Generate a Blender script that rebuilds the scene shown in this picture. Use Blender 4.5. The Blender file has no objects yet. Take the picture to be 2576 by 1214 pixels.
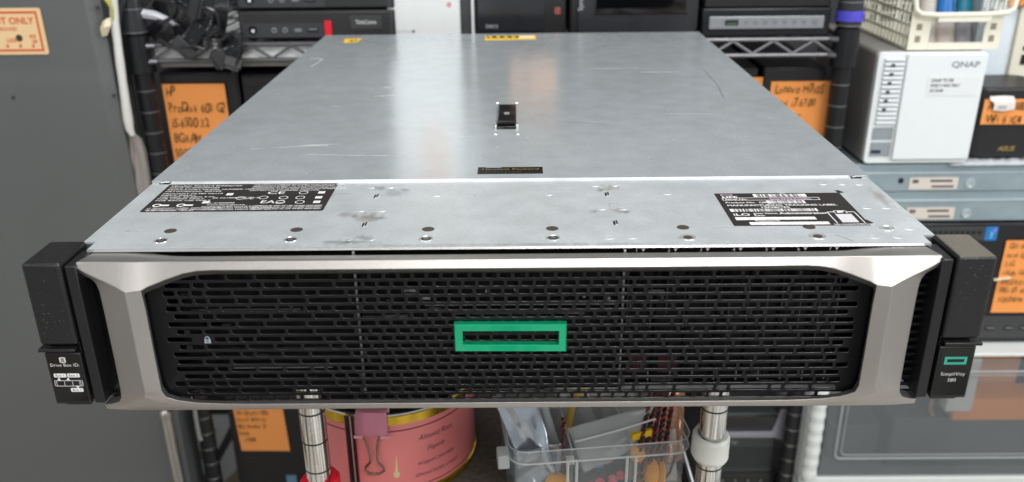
import bpy, bmesh, math, random
from mathutils import Vector, Matrix
random.seed(7)
D = bpy.data
SC = bpy.context.scene
COL = SC.collection
MM = 0.001

# ------------------------------------------------------------------ camera
CAM_POS = Vector((5.13, -420.88, 260.93)) * MM
RGT = Vector((0.99994625, 0.00297847, -0.00993105))
UPV = Vector((0.00791877, 0.39889014, 0.91696453))
FWD = Vector((-0.00669255, 0.91699388, -0.39884512))
FPX = 2235.99; CX = 1288.0; CY = 662.49          # photograph measured 2576 px wide
cd = D.cameras.new('camera')
cam = D.objects.new('camera', cd); COL.objects.link(cam)
m = Matrix.Identity(4)
for i in range(3):
    m[i][0] = RGT[i]; m[i][1] = UPV[i]; m[i][2] = -FWD[i]; m[i][3] = CAM_POS[i]
cam.matrix_world = m
cd.sensor_fit = 'HORIZONTAL'; cd.sensor_width = 36.0
cd.lens = 36.0 * FPX / 2576.0
cd.shift_y = (CY - 607.0) / 2576.0
cd.clip_start = 0.01; cd.clip_end = 50
cd.dof.use_dof = True
cd.dof.focus_distance = 0.53
cd.dof.aperture_fstop = 9.5
SC.camera = cam

# ------------------------------------------------------------------ light
W = D.worlds.new('World'); SC.world = W; W.use_nodes = True
bg = W.node_tree.nodes['Background']
bg.inputs[0].default_value = (0.93, 0.97, 1.0, 1); bg.inputs[1].default_value = 0.42
def lamp(name, loc, rot, sx, sy, power, col=(1, 0.97, 0.93)):
    l = D.lights.new(name, 'AREA'); l.shape = 'RECTANGLE'; l.size = sx; l.size_y = sy
    l.energy = power; l.color = col
    o = D.objects.new(name, l); COL.objects.link(o); o.location = loc; o.rotation_euler = [math.radians(a) for a in rot]
    return o
lamp('ceiling_and_fill_light', (0.72, -1.75, 1.75), (22, 8, 0), 1.5, 0.7, 52)
lamp('ceiling_and_fill_light', (0.5, 0.1, 1.75), (0, 0, 0), 1.6, 0.35, 22)
lamp('side_fill_light', (2.1, -0.5, 0.8), (0, 80, 0), 1.0, 1.2, 20, (0.95, 0.98, 1))  # added side lamp for brightness and chrome streaks, no window known there
lamp('ceiling_and_fill_light', (-0.5, -2.4, 0.9), (75, 0, -12), 0.5, 1.2, 8)  # added upright fill lamp behind the camera, not a ceiling fitting
lamp('ceiling_and_fill_light', (-1.6, -0.8, 1.6), (0, -35, 0), 0.3, 1.0, 6)  # added dim fill lamp from the left
SC.view_settings.view_transform = 'Standard'
try: SC.view_settings.look = 'None'
except Exception: pass
SC.view_settings.gamma = 1.0; SC.view_settings.exposure = 0.0
SC.view_settings.use_curve_mapping = False

# ------------------------------------------------------------------ helpers
def ray(px, py):
    return FWD + RGT * ((px - CX) / FPX) - UPV * ((py - CY) / FPX)
def aty(px, py, y):                 # photo position -> point (mm) on the upright plane at depth y (mm)
    d = ray(px, py); c = CAM_POS / MM
    return c + d * ((y - c.y) / d.y)
def atz(px, py, z):
    d = ray(px, py); c = CAM_POS / MM
    return c + d * ((z - c.z) / d.z)

def lin(h):
    h = h.lstrip('#'); r = [int(h[i:i+2], 16) / 255 for i in (0, 2, 4)]
    return tuple((c / 12.92 if c <= 0.04045 else ((c + 0.055) / 1.055) ** 2.4) for c in r) + (1,)

def mat(name, col, rough=0.5, metal=0.0, var=0.06, scale=60.0, bump=0.0, bscale=400.0, rvar=0.08, spec=0.5, trans=0.0, coat=0.0, stretch=(1, 1, 1)):
    if isinstance(col, str): col = lin(col)
    M = D.materials.new(name); M.use_nodes = True
    nt = M.node_tree; N = nt.nodes; L = nt.links
    b = N['Principled BSDF']; out = N['Material Output']
    tc = N.new('ShaderNodeTexCoord'); mp = N.new('ShaderNodeMapping'); mp.inputs['Scale'].default_value = stretch
    L.new(tc.outputs['Object'], mp.inputs[0])
    no = N.new('ShaderNodeTexNoise'); no.inputs['Scale'].default_value = scale; no.inputs['Detail'].default_value = 5
    L.new(mp.outputs[0], no.inputs['Vector'])
    mx = N.new('ShaderNodeMix'); mx.data_type = 'RGBA'
    mx.inputs[6].default_value = tuple(max(0, c * (1 - var)) for c in col[:3]) + (1,)
    mx.inputs[7].default_value = tuple(min(1, c * (1 + var)) for c in col[:3]) + (1,)
    L.new(no.outputs[0], mx.inputs[0]); L.new(mx.outputs[2], b.inputs['Base Color'])
    rr = N.new('ShaderNodeMapRange'); rr.inputs[3].default_value = max(0.02, rough - rvar); rr.inputs[4].default_value = min(1, rough + rvar)
    L.new(no.outputs[0], rr.inputs[0]); L.new(rr.outputs[0], b.inputs['Roughness'])
    b.inputs['Metallic'].default_value = metal
    b.inputs['Specular IOR Level'].default_value = spec
    b.inputs['Coat Weight'].default_value = coat
    if bump:
        n2 = N.new('ShaderNodeTexNoise'); n2.inputs['Scale'].default_value = bscale; n2.inputs['Detail'].default_value = 3
        L.new(mp.outputs[0], n2.inputs['Vector'])
        bp = N.new('ShaderNodeBump'); bp.inputs['Strength'].default_value = bump; bp.inputs['Distance'].default_value = 0.0005
        L.new(n2.outputs[0], bp.inputs['Height']); L.new(bp.outputs[0], b.inputs['Normal'])
    if trans > 0:
        t = N.new('ShaderNodeBsdfTransparent'); s = N.new('ShaderNodeMixShader'); s.inputs[0].default_value = trans
        L.new(b.outputs[0], s.inputs[1]); L.new(t.outputs[0], s.inputs[2]); L.new(s.outputs[0], out.inputs[0])
    return M

class MB:
    """collects shapes (in millimetres) and links them as ONE mesh object"""
    def __init__(s): s.bm = bmesh.new()
    def face(s, pts, mi=0):
        vs = [s.bm.verts.new(Vector(p)) for p in pts]
        f = s.bm.faces.new(vs); f.material_index = mi; return f
    def grid(s, rows, mi=0, closed=False):
        vr = [[s.bm.verts.new(Vector(p)) for p in r] for r in rows]
        for a, b in zip(vr, vr[1:]):
            n = len(a)
            for i in range(n if closed else n - 1):
                j = (i + 1) % n
                f = s.bm.faces.new((a[i], a[j], b[j], b[i])); f.material_index = mi
        return vr
    def box(s, x0, x1, y0, y1, z0, z1, mi=0):
        p = [s.bm.verts.new((x, y, z)) for x in (x0, x1) for y in (y0, y1) for z in (z0, z1)]
        for q in ((0, 1, 3, 2), (4, 6, 7, 5), (0, 4, 5, 1), (2, 3, 7, 6), (0, 2, 6, 4), (1, 5, 7, 3)):
            f = s.bm.faces.new([p[i] for i in q]); f.material_index = mi
        return s
    def obox(s, o, ax, ay, az, mi=0):
        o, ax, ay, az = map(Vector, (o, ax, ay, az))
        p = [s.bm.verts.new(o + ax * i + ay * j + az * k) for i in (0, 1) for j in (0, 1) for k in (0, 1)]
        for q in ((0, 1, 3, 2), (4, 6, 7, 5), (0, 4, 5, 1), (2, 3, 7, 6), (0, 2, 6, 4), (1, 5, 7, 3)):
            f = s.bm.faces.new([p[i] for i in q]); f.material_index = mi
        return s
    def prism(s, pts, off, mi=0):
        off = Vector(off); n = len(pts)
        a = [s.bm.verts.new(Vector(p)) for p in pts]; b = [s.bm.verts.new(Vector(p) + off) for p in pts]
        f = s.bm.faces.new(a); f.material_index = mi
        f = s.bm.faces.new(b[::-1]); f.material_index = mi
        for i in range(n):
            j = (i + 1) % n
            f = s.bm.faces.new((a[i], b[i], b[j], a[j])); f.material_index = mi
        return s
    def rrect(s, o, ex, ey, w, h, r, off, mi=0, seg=4):
        """rounded rectangle w x h centred on o in the plane ex, ey, pushed along off"""
        o, ex, ey = Vector(o), Vector(ex), Vector(ey); pts = []
        for (sx, sy, a0) in ((1, 1, 0), (-1, 1, 90), (-1, -1, 180), (1, -1, 270)):
            for k in range(seg + 1):
                a = math.radians(a0 + 90 * k / seg)
                pts.append(o + ex * (sx * (w / 2 - r) + r * math.cos(a)) + ey * (sy * (h / 2 - r) + r * math.sin(a)))
        return s.prism(pts, off, mi)
    def flat_rrect(s, o, ex, ey, w, h, r, mi=0, seg=4):
        o, ex, ey = Vector(o), Vector(ex), Vector(ey); pts = []
        for (sx, sy, a0) in ((1, 1, 0), (-1, 1, 90), (-1, -1, 180), (1, -1, 270)):
            for k in range(seg + 1):
                a = math.radians(a0 + 90 * k / seg)
                pts.append(o + ex * (sx * (w / 2 - r) + r * math.cos(a)) + ey * (sy * (h / 2 - r) + r * math.sin(a)))
        s.face(pts, mi); return s
    def cyl(s, p0, p1, r0, r1=None, n=20, mi=0, cap=True):
        return s.tube([p0, p1], [r0, r0 if r1 is None else r1], n, mi, cap)
    def tube(s, path, r, n=8, mi=0, cap=True, flat=1.0):
        path = [Vector(p) for p in path]; k = len(path)
        if not isinstance(r, (list, tuple)): r = [r] * k
        rows = []; prev = None
        for i, p in enumerate(path):
            t = (path[min(i + 1, k - 1)] - path[max(i - 1, 0)]).normalized()
            if prev is None:
                a = Vector((0, 0, 1)) if abs(t.z) < 0.9 else Vector((1, 0, 0))
                u = t.cross(a).normalized()
            else:
                u = prev - t * prev.dot(t)
                u = u.normalized() if u.length > 1e-6 else t.orthogonal().normalized()
            v = t.cross(u); prev = u
            rows.append([p + (u * math.cos(2 * math.pi * q / n) + v * flat * math.sin(2 * math.pi * q / n)) * r[i] for q in range(n)])
        vr = s.grid(rows, mi, closed=True)
        if cap:
            f = s.bm.faces.new(vr[0][::-1]); f.material_index = mi
            f = s.bm.faces.new(vr[-1]); f.material_index = mi
        return s
    def ring(s, o, nrm, r0, r1, n=20, mi=0, lift=0.0):
        o = Vector(o); nrm = Vector(nrm).normalized(); u = nrm.orthogonal().normalized(); v = nrm.cross(u)
        mk = lambda r, h: [o + nrm * h + (u * math.cos(2 * math.pi * q / n) + v * math.sin(2 * math.pi * q / n)) * r for q in range(n)]
        s.grid([mk(r1, 0), mk((r0 + r1) / 2, lift), mk(r0, 0)], mi, closed=True); return s
    def disk(s, o, nrm, r, n=20, mi=0):
        o = Vector(o); nrm = Vector(nrm).normalized(); u = nrm.orthogonal().normalized(); v = nrm.cross(u)
        s.face([o + (u * math.cos(2 * math.pi * q / n) + v * math.sin(2 * math.pi * q / n)) * r for q in range(n)], mi); return s
    def lathe(s, o, prof, n=48, mi=None):
        o = Vector(o)
        rows = [[o + Vector((r * math.cos(2 * math.pi * q / n), r * math.sin(2 * math.pi * q / n), z)) for q in range(n)] for r, z, *_ in prof]
        for i in range(len(rows) - 1):
            s.grid([rows[i], rows[i + 1]], prof[i][2] if len(prof[i]) > 2 else 0, closed=True)
        return s
    def text(s, txt, o, ex, ey, size, mi=0, shear=0.0, align='LEFT', bold=0.0, wrap=None, sx=1.0, space=1.0):
        """flat lettering, size = capital height in mm; wrap maps (x, y) -> point"""
        cu = D.curves.new('t', 'FONT'); cu.body = txt; cu.size = size / 0.73; cu.shear = shear
        cu.align_x = align; cu.space_character = space; cu.offset = bold; cu.resolution_u = 3; cu.fill_mode = 'FRONT'
        ob = D.objects.new('t', cu); COL.objects.link(ob)
        dg = bpy.context.evaluated_depsgraph_get()
        me = ob.evaluated_get(dg).to_mesh()
        o, ex, ey = Vector(o), Vector(ex), Vector(ey)
        vs = [s.bm.verts.new(wrap(v.co.x * sx, v.co.y) if wrap else o + ex * v.co.x * sx + ey * v.co.y) for v in me.vertices]
        for p in me.polygons:
            try:
                f = s.bm.faces.new([vs[i] for i in p.vertices]); f.material_index = mi
            except ValueError: pass
        ob.evaluated_get(dg).to_mesh_clear()
        D.objects.remove(ob); D.curves.remove(cu); return s
    def build(s, name, mats, parent=None, bevel=0.0, seg=2, smooth=True, angle=35, org=None, merge=False, recalc=True):
        bm = s.bm
        if merge: bmesh.ops.remove_doubles(bm, verts=bm.verts, dist=0.01)
        if recalc: bmesh.ops.recalc_face_normals(bm, faces=bm.faces)
        par_loc = parent_world(parent) if parent else Vector((0, 0, 0))
        if org is None: org = par_loc / MM if parent else Vector((0, 0, 0))
        org = Vector(org)
        for v in bm.verts: v.co = (v.co - org) * MM
        me = D.meshes.new(name); bm.to_mesh(me); bm.free()
        for mm_ in (mats if isinstance(mats, (list, tuple)) else [mats]): me.materials.append(mm_)
        if smooth:
            me.polygons.foreach_set('use_smooth', [True] * len(me.polygons))
            try: me.set_sharp_from_angle(angle=math.radians(angle))
            except Exception: pass
        ob = D.objects.new(name, me); COL.objects.link(ob)
        ob.location = org * MM - (par_loc if parent else Vector((0, 0, 0)))
        if parent: ob.parent = parent
        if bevel:
            bv = ob.modifiers.new('bevel', 'BEVEL'); bv.width = bevel * MM; bv.segments = seg; bv.limit_method = 'ANGLE'; bv.angle_limit = math.radians(40)
            bv.harden_normals = False
        return ob
def parent_world(o):
    p = Vector(o.location)
    while o.parent: o = o.parent; p = p + Vector(o.location)
    return p
def tag(o, label, cat, group=None, kind=None):
    if label: o['label'] = label
    if cat: o['category'] = cat
    if group: o['group'] = group
    if kind: o['kind'] = kind
    return o
def thing(name, label, cat, loc, group=None):
    e = D.objects.new(name, None); e.empty_display_size = 0.02; COL.objects.link(e); e.location = Vector(loc) * MM
    return tag(e, label, cat, group)
X, Y, Z = Vector((1, 0, 0)), Vector((0, 1, 0)), Vector((0, 0, 1))

# ------------------------------------------------------------------ materials
BLK = mat('black_plastic', '#19191b', 0.38, var=0.15, bump=0.15, bscale=1500)
BLK_T = mat('textured_black_plastic', '#1b1b1d', 0.34, var=0.25, scale=120, bump=0.6, bscale=900)
BLK_G = mat('glossy_black_plastic', '#0b0b0c', 0.12, var=0.1, bump=0.05, bscale=60)
BLK_M = mat('dark_cavity', '#060607', 0.6)
GREY_D = mat('dark_grey_plastic', '#3a3b3d', 0.45, var=0.1, bump=0.2, bscale=800)
GREY_M = mat('mid_grey_plastic', '#77797c', 0.4, var=0.06)
WHT = mat('white_plastic', '#dfe3e4', 0.35, var=0.03, bump=0.05)
WHT_I = mat('ink_white', '#e6e6e6', 0.5, var=0.02)
CREAM = mat('cream_plastic', '#dcd9c8', 0.4, var=0.04)
ORANGE = mat('orange_paper', '#ec9850', 0.85, var=0.06, scale=15)
INK = mat('marker_ink', '#3b3a20', 0.8, var=0.2)
INK_B = mat('black_print', '#2b2b2b', 0.7)
CHROME = mat('chrome', '#d8d8d6', 0.09, 1.0, var=0.05, scale=40)
STEEL_W = mat('grey_coated_wire', '#66666a', 0.35, 0.6)
GREEN = mat('green_anodised_metal', '#08b481', 0.16, 0.5, var=0.06, bump=0.1, bscale=300, coat=0.5)
TEAL = mat('teal_print', '#2e9c86', 0.4)
YEL = mat('yellow_sticker', '#f2c417', 0.6, var=0.05)
RED = mat('red_plastic', '#d8142c', 0.4, var=0.08)

# ------------------------------------------------------------------ setting
def struct(mb, name, m, label=None):
    o = mb.build(name, m, smooth=False); o['kind'] = 'structure'; return o
FLOORM = mat('streak_reflection_floor', '#8a7c66', 0.5, var=0.35, scale=2)  # unseen floor; its pale and dark bands are invented to streak the chrome
_n = FLOORM.node_tree; _w = _n.nodes.new('ShaderNodeTexNoise'); _w.inputs['Scale'].default_value = 5; _w.inputs['Detail'].default_value = 2
_m = _n.nodes.new('ShaderNodeMapping'); _m.inputs['Scale'].default_value = (1.3, .12, 1); _t = _n.nodes.new('ShaderNodeTexCoord')
_r = _n.nodes.new('ShaderNodeValToRGB'); _r.color_ramp.interpolation = 'CONSTANT'
for _p, _c in ((0, '#3a342c'), (.4, '#a8957a'), (.47, '#d8d8d6'), (.54, '#4f4b46'), (.6, '#cfcfcc')):
    _e = _r.color_ramp.elements.new(_p) if _p else _r.color_ramp.elements[0]; _e.color = lin(_c)
_n.links.new(_t.outputs['Object'], _m.inputs[0]); _n.links.new(_m.outputs[0], _w.inputs['Vector']); _n.links.new(_w.outputs[0], _r.inputs[0]); _n.links.new(_r.outputs[0], _n.nodes['Principled BSDF'].inputs['Base Color'])
WALLM = mat('back_wall_paint', '#3c3c3d', 0.7, var=0.1, scale=4)
b = MB(); b.face([(-2500, -2500, -860), (2500, -2500, -860), (2500, 1500, -860), (-2500, 1500, -860)]); struct(b, 'floor', FLOORM)
b = MB(); b.box(-2500, 2500, 1300, 1340, -856, 1800); struct(b, 'back_wall', WALLM)

# ------------------------------------------------------------------ rack server
def steel(name, base, rough, metal, smudges=(), grain=0.25, haze=0.5):
    """galvanised sheet: fine spangle in tone, gloss and relief; wear spots with places of their own"""
    M = D.materials.new(name); M.use_nodes = True; nt = M.node_tree; N = nt.nodes; L = nt.links
    bs = N['Principled BSDF']; tc = N.new('ShaderNodeTexCoord'); co = tc.outputs['Object']
    def noise(sc, det=4, st=(1, 1, 1)):
        mp = N.new('ShaderNodeMapping'); mp.inputs['Scale'].default_value = st; L.new(co, mp.inputs[0])
        n = N.new('ShaderNodeTexNoise'); n.inputs['Scale'].default_value = sc; n.inputs['Detail'].default_value = det
        L.new(mp.outputs[0], n.inputs['Vector']); return n.outputs[0]
    def rng(v, a, b_, c=0.3, d=0.7):
        r = N.new('ShaderNodeMapRange'); r.inputs[1].default_value = c; r.inputs[2].default_value = d
        r.inputs[3].default_value = a; r.inputs[4].default_value = b_; L.new(v, r.inputs[0]); return r.outputs[0]
    def mul(a, b_):
        x = N.new('ShaderNodeMath'); x.operation = 'MULTIPLY'; L.new(a, x.inputs[0])
        if isinstance(b_, (int, float)): x.inputs[1].default_value = b_
        else: L.new(b_, x.inputs[1])
        return x.outputs[0]
    fine = noise(520, 3); mid = noise(60, 5); big = noise(7, 4); streak = noise(40, 4, (0.25, 3, 1))
    vo = N.new('ShaderNodeTexVoronoi'); vo.inputs['Scale'].default_value = 210; L.new(co, vo.inputs['Vector'])
    tone = mul(mul(rng(fine, 1 - grain * .5, 1 + grain * .35), rng(big, 0.92, 1.06)), rng(mid, .95, 1.05))
    cm = N.new('ShaderNodeMix'); cm.data_type = 'RGBA'; cm.blend_type = 'MULTIPLY'; cm.inputs[0].default_value = 1
    cm.inputs[6].default_value = base
    cc = N.new('ShaderNodeCombineColor'); [L.new(tone, cc.inputs[i]) for i in range(3)]
    L.new(cc.outputs[0], cm.inputs[7]); col = cm.outputs[2]
    for (x, y, rx, ry, c, k) in smudges:
        mp = N.new('ShaderNodeMapping'); mp.vector_type = 'POINT'
        mp.inputs['Location'].default_value = (-x / rx, -y / ry, 0); mp.inputs['Scale'].default_value = (1000 / rx, 1000 / ry, 0)
        L.new(co, mp.inputs[0])
        ln = N.new('ShaderNodeVectorMath'); ln.operation = 'LENGTH'; L.new(mp.outputs[0], ln.inputs[0])
        ad = N.new('ShaderNodeMath'); ad.operation = 'ADD'; L.new(ln.outputs['Value'], ad.inputs[0]); L.new(mul(noise(230, 8, (1, .6, 1)), 2.2), ad.inputs[1])
        f = rng(ad.outputs[0], k, 0, 0.9, 2.1)
        mm_ = N.new('ShaderNodeMix'); mm_.data_type = 'RGBA'; L.new(f, mm_.inputs[0]); L.new(col, mm_.inputs[6]); mm_.inputs[7].default_value = lin(c); col = mm_.outputs[2]
    L.new(col, bs.inputs['Base Color'])
    r = rng(mul(rng(mid, .9, 1.1), rng(streak, .97, 1.03)), rough * .8, rough * 1.25, .75, 1.25)
    L.new(r, bs.inputs['Roughness']); bs.inputs['Metallic'].default_value = metal
    bp = N.new('ShaderNodeBump'); bp.inputs['Strength'].default_value = haze; bp.inputs['Distance'].default_value = 0.0001
    L.new(vo.outputs['Distance'], bp.inputs['Height'])
    b2 = N.new('ShaderNodeBump'); b2.inputs['Strength'].default_value = 0.05; b2.inputs['Distance'].default_value = 0.002
    L.new(noise(9, 2), b2.inputs['Height']); L.new(bp.outputs[0], b2.inputs['Normal'])
    L.new(b2.outputs[0], bs.inputs['Normal'])
    return M
LID_M = steel('galvanised_lid_steel', lin('#ccd5da'), 0.21, 0.53, grain=.10, haze=.05)
HOOD_M = steel('galvanised_hood_steel', lin('#d8dfe3'), 0.34, 0.5, grain=.12, haze=.25, smudges=[
    (-79, 45, 10, 8, '#6b543f', .75), (-91, 49, 7, 5, '#7d6850', .6), (-72, 43, 6, 4, '#3f3833', .6), (-68, 86, 11, 9, '#66686a', .45), (-79, 95, 5, 5, '#3a3a3a', .65), (-64, 92, 4, 3, '#4a4a4c', .55),
    (-84, 8, 18, 4, '#55534f', .75), (-76, 14, 6, 5, '#4d4b48', .6), (56, 89, 5, 4, '#3d3b39', .65), (62, 94, 6, 8, '#a38a72', .55), (49, 52, 3.5, 5, '#3f4246', .65), (61, 53, 5, 4, '#8a6a52', .65), (66, 50, 4, 3, '#4a3a30', .7),
    (217, 70, 4, 22, '#8a7660', .6), (0, 3, 120, 2.0, '#6f7274', .5)])
EDGE_M = mat('bright_sheared_edge', '#e8ebec', 0.22, 0.7, var=0.04)
SIDE_M = steel('chassis_steel', lin('#8a9094'), 0.4, 0.8, grain=.15)
BEZ_M = mat('champagne_painted_bezel', '#b4b1ae', 0.38, 0.9, var=0.05, scale=900, bump=0.10, bscale=2200)
GRILLE_M = mat('black_painted_grille', '#111114', 0.34, var=0.15, spec=0.35)
SCR = mat('bright_scratches', '#e2e6e8', 0.5, 0.3, var=0.15, scale=300, trans=0.35)
DISKM = mat('dark_plug', '#4d4741', 0.5, 0.3, var=0.15, scale=800)
LABM = mat('black_label_film', '#2c2a29', 0.38, var=0.1)
SERVER = thing('rack_server', 'silver two-unit rack server with black slotted front and green rectangle badge', 'server', (0, 0, 0))

# chassis
b = MB(); b.box(-223, 223, 112, 667.5, 0, 86.4); b.box(-222.5, 222.5, 11.6, 111.6, 0, 85.6)
b.build('chassis', SIDE_M, SERVER, bevel=.5)
# drive cage seen through the grille and above the bezel
b = MB(); b.box(-214, 214, 4, 11.2, 0.5, 85.4, 0)
for x0, x1 in ((-211, -80.6), (-78, 58.8)):
    b.box(x0, x1, 2.2, 3.9, 82.2, 84.8, 1); b.box(x0, x1, 3.2, 3.9, 4, 80.5, 1)
b.box(61.2, 211, 1.6, 3.9, 80.6, 85.3, 0)
for k in range(8):
    xx = 62 + k * 16.4; b.box(xx, xx + 14.4, 3.0, 3.9, 5, 79.5, 1)
    b.box(xx + 1.5, xx + 6, 2.4, 2.9, 60, 76, 0)
for xx in (62, 78.4):
    b.box(xx + 2.2, xx + 12.2, -.6, .7, 12.5, 22, 3)
for xd in (-79.4, 60): b.box(xd - .55, xd + .55, -1.2, 1.4, 0.8, 85.2, 2)
b.box(-163, -88, -1.2, .3, 28.6, 29.3, 2); b.box(-150, -96, -1.2, .3, 17.2, 17.7, 2); b.box(-168, -110, -1.2, .3, 52, 52.5, 2)
b.box(-55, -47, -1.4, .3, 62.5, 65.5, 2); b.box(-45, -41, -1.4, .3, 58, 59.4, 2)
for xx in (-32, -12, 3, 39, 52): b.box(xx, xx + 1.4, -1.4, .3, 63 - abs(xx) * .12, 64.6 - abs(xx) * .12, 2)
b.box(-44, 58, -1.2, .3, 54.3, 54.8, 2); b.box(-30, 40, -1.2, .3, 49, 49.4, 2)
b.box(61, 178, -.9, .3, 2.4, 5.0, 2)
rk = random.Random(41)
for k in range(24):  # random bright strips stand in for glints on the drive bays
    x = rk.uniform(-178, 176); z = 69.6 - 4.5 * rk.randrange(0, 15) + rk.uniform(-.6, .6) - 4; w = rk.choice((2, 4, 5, 8, 12))
    b.box(x, x + w, -1.5, .2, z, z + rk.choice((.3, .4, .7)), rk.choice((2, 5, 5)))
for k in range(12):
    x = 64 + k * 10 + rk.uniform(-2, 2); b.box(x, x + .5, -1.5, .2, 40 + rk.uniform(-20, 20), 52 + rk.uniform(0, 20), 5)
for k in range(9): b.box(75 + k * 12, 75.7 + k * 12, -1, .3, 8, 13, 2)
for i, xx in enumerate((67.9, 84.5, 101, 117.9, 134.7, 151.1, 167.3)):
    b.text(str(i + 1), (xx - 1.6, 1.5, 82.9), X, Z, 2.1, 4, align='CENTER', bold=.0)
    b.face([(xx + .6, 1.5, 85.0), (xx + 3.0, 1.5, 85.0), (xx + 1.8, 1.5, 83.0)], 4)
    b.box(xx + 6, xx + 11, 1.3, 1.6, 82.0, 82.2, 2)
b.build('drive_cage', [mat('shaded_cage_cavity', '#030303', .7, spec=.1), mat('shaded_cage_plastic', '#060607', .3, spec=.22), mat('bright_cage_edge', '#9da1a4', .35, .7), mat('dark_red_latch', '#4a1420', .4), mat('grey_print', '#b0b0b0', .6), mat('cage_glint_metal', '#55585c', .3, .6)], SERVER)  # cage blacks deepened, the shade behind the grille is in their colour

# front hood panel (with corner notches and folded front lip)
hb = MB()
out = [(-216.6, 1.0), (216.6, 1.0), (216.6, 11.3), (223, 11.3), (223, 108.6), (-223, 108.6), (-223, 11.3), (-216.6, 11.3)]
hb.prism([(x, y, 85.9) for x, y in out], (0, 0, 1.1), 0)
hb.box(-216.6, 216.6, .25, .98, 85.7, 87.03, 1)
rings = [(-84.5, 98), (-72.8, 97.9), (-84.5, 56.5), (-72.6, 56.2), (-84.5, 12.6), (-72.5, 12.5), (-43.3, 81.7), (23.5, 81.9), (52.6, 97.6), (64.5, 98), (52.8, 56.3), (65, 56),
         (52.9, 11.9), (64.8, 12), (94.1, 81.7), (161.9, 81.8), (191.6, 97.4), (203, 96.8), (213.2, 96.3), (202.9, 54.6), (213.4, 54.4), (213.2, 21.7), (190.8, 9.9), (202.9, 9.8)]
for x, y in rings:
    for r0, r1, h0, h1 in ((1.9, 2.7, .45, .03),):
        hb.grid([[(x + r * math.cos(a * math.pi / 10), y + r * math.sin(a * math.pi / 10), 87.0 + h) for a in range(20)] for r, h in ((2.95, .0), (2.75, .18), (2.25, .18), (1.9, .07))], 0, closed=True)
        hb.disk((x, y, 87.06), Z, 1.95, 20, 0)
for x, y in ((-79, 80.7), (-78.7, 33.6), (58.3, 80.8), (58.5, 33.3)):
    hb.box(x - 1.2, x - .15, y - 3.4, y + 2.4, 86.9, 87.06, 2); hb.box(x + .35, x + 1.1, y - 2.2, y + 3.6, 86.9, 87.06, 2)
    hb.box(x - .15, x + .35, y - 3, y + 3, 86.9, 87.3, 1); hb.box(x + 1.1, x + 1.5, y - 2.2, y + 3.4, 86.9, 87.25, 1)
for x in (94.1, 161.9):
    y = 11.0
    hb.grid([[(x + r * math.cos(a * math.pi / 12), y + r * math.sin(a * math.pi / 12), 87.0 + h) for a in range(24)] for r, h in ((4.6, .02), (4.2, .35), (3.6, .25), (2.6, .06))], 1, closed=True)
    hb.disk((x, y, 87.07), Z, 2.5, 24, 3)
def line_mark(bm_, pts, w, z, mi):
    for (xa, ya), (xb, yb) in zip(pts, pts[1:]):
        d = Vector((xb - xa, yb - ya, 0)); n = Vector((-d.y, d.x, 0)).normalized() * w * .5
        a, c = Vector((xa, ya, z)), Vector((xb, yb, z))
        bm_.face([a - n, c - n, c + n, a + n], mi)
for pts in ([(-203, 30), (-207, 26), (-200, 26)], [(-70, 101), (-100 + 36, 101), (-64.4, 95)], [(-101, 103), (-95, 103)], [(-101.5, 103), (-103, 98)], [(-104, 86), (-97, 86)], [(-104.3, 86), (-105.5, 81)], [(-45, 104), (-39, 104), (-39, 99.5)], [(-26, 82.5), (-20, 82.5), (-20, 78)],
            [(58, 64), (64, 64)], [(58, 64), (58, 58)], [(-186, 53), (-190, 46)], [(-186, 53), (-176, 51.5)], [(110, 24), (122, 24.5)]):
    line_mark(hb, pts, .35, 87.05, 1)
line_mark(hb, [(172, 13), (178, 3.5)], .2, 87.05, 2)
for x, y in ((-214.9, 108.9), (215.6, 108.9)): hb.box(x - 3.2, x + 3.2, y - 2.6, y - .7, 86.8, 87.5, 2); hb.tube([(x - 2.5, y - 1.6, 87.5), (x, y - 1.2, 88), (x + 2.5, y - 1, 87.8)], .5, mi=1)
HOOD = hb.build('front_panel', [HOOD_M, EDGE_M, BLK_M, DISKM], SERVER)
def sub(mb, name, mats, parent, **k): return mb.build(name, mats, parent, **k)
for x, y in ((-182.6, 26.2), (-114.3, 26.4), (-43.1, 25.7), (23.7, 25.2), (94, 25.3), (161.4, 24.4)):
    b = MB(); b.cyl((x, y, 86.8), (x, y, 87.1), 3.35, n=28); b.build('hole_plug', DISKM, HOOD)
for x, y in ((-182.6, 12.3), (-114.3, 12.4), (-43, 11.8), (23.7, 11.7), (202, 21.8)):
    b = MB(); b.lathe((x, y, 87), [(4.0, .02, 1), (3.7, .35, 1), (3.2, .3, 1), (2.9, .12, 0), (0.02, .15, 0)], 26)
    b.face([(x + (1.75 if k % 2 == 0 else .95) * math.cos(k * math.pi / 6), y + (1.75 if k % 2 == 0 else .95) * math.sin(k * math.pi / 6), 87.22) for k in range(12)], 2)
    b.face([(x + (.8 if k % 2 == 0 else .45) * math.cos(k * math.pi / 6), y + (.8 if k % 2 == 0 else .45) * math.sin(k * math.pi / 6), 87.24) for k in range(12)], 0)
    b.build('screw', [mat('dark_screw', '#5e5b58', .35, .6) if x < 200 else EDGE_M, EDGE_M, mat('screw_socket', '#c9cbcc', .3, .8)], HOOD)

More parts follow.
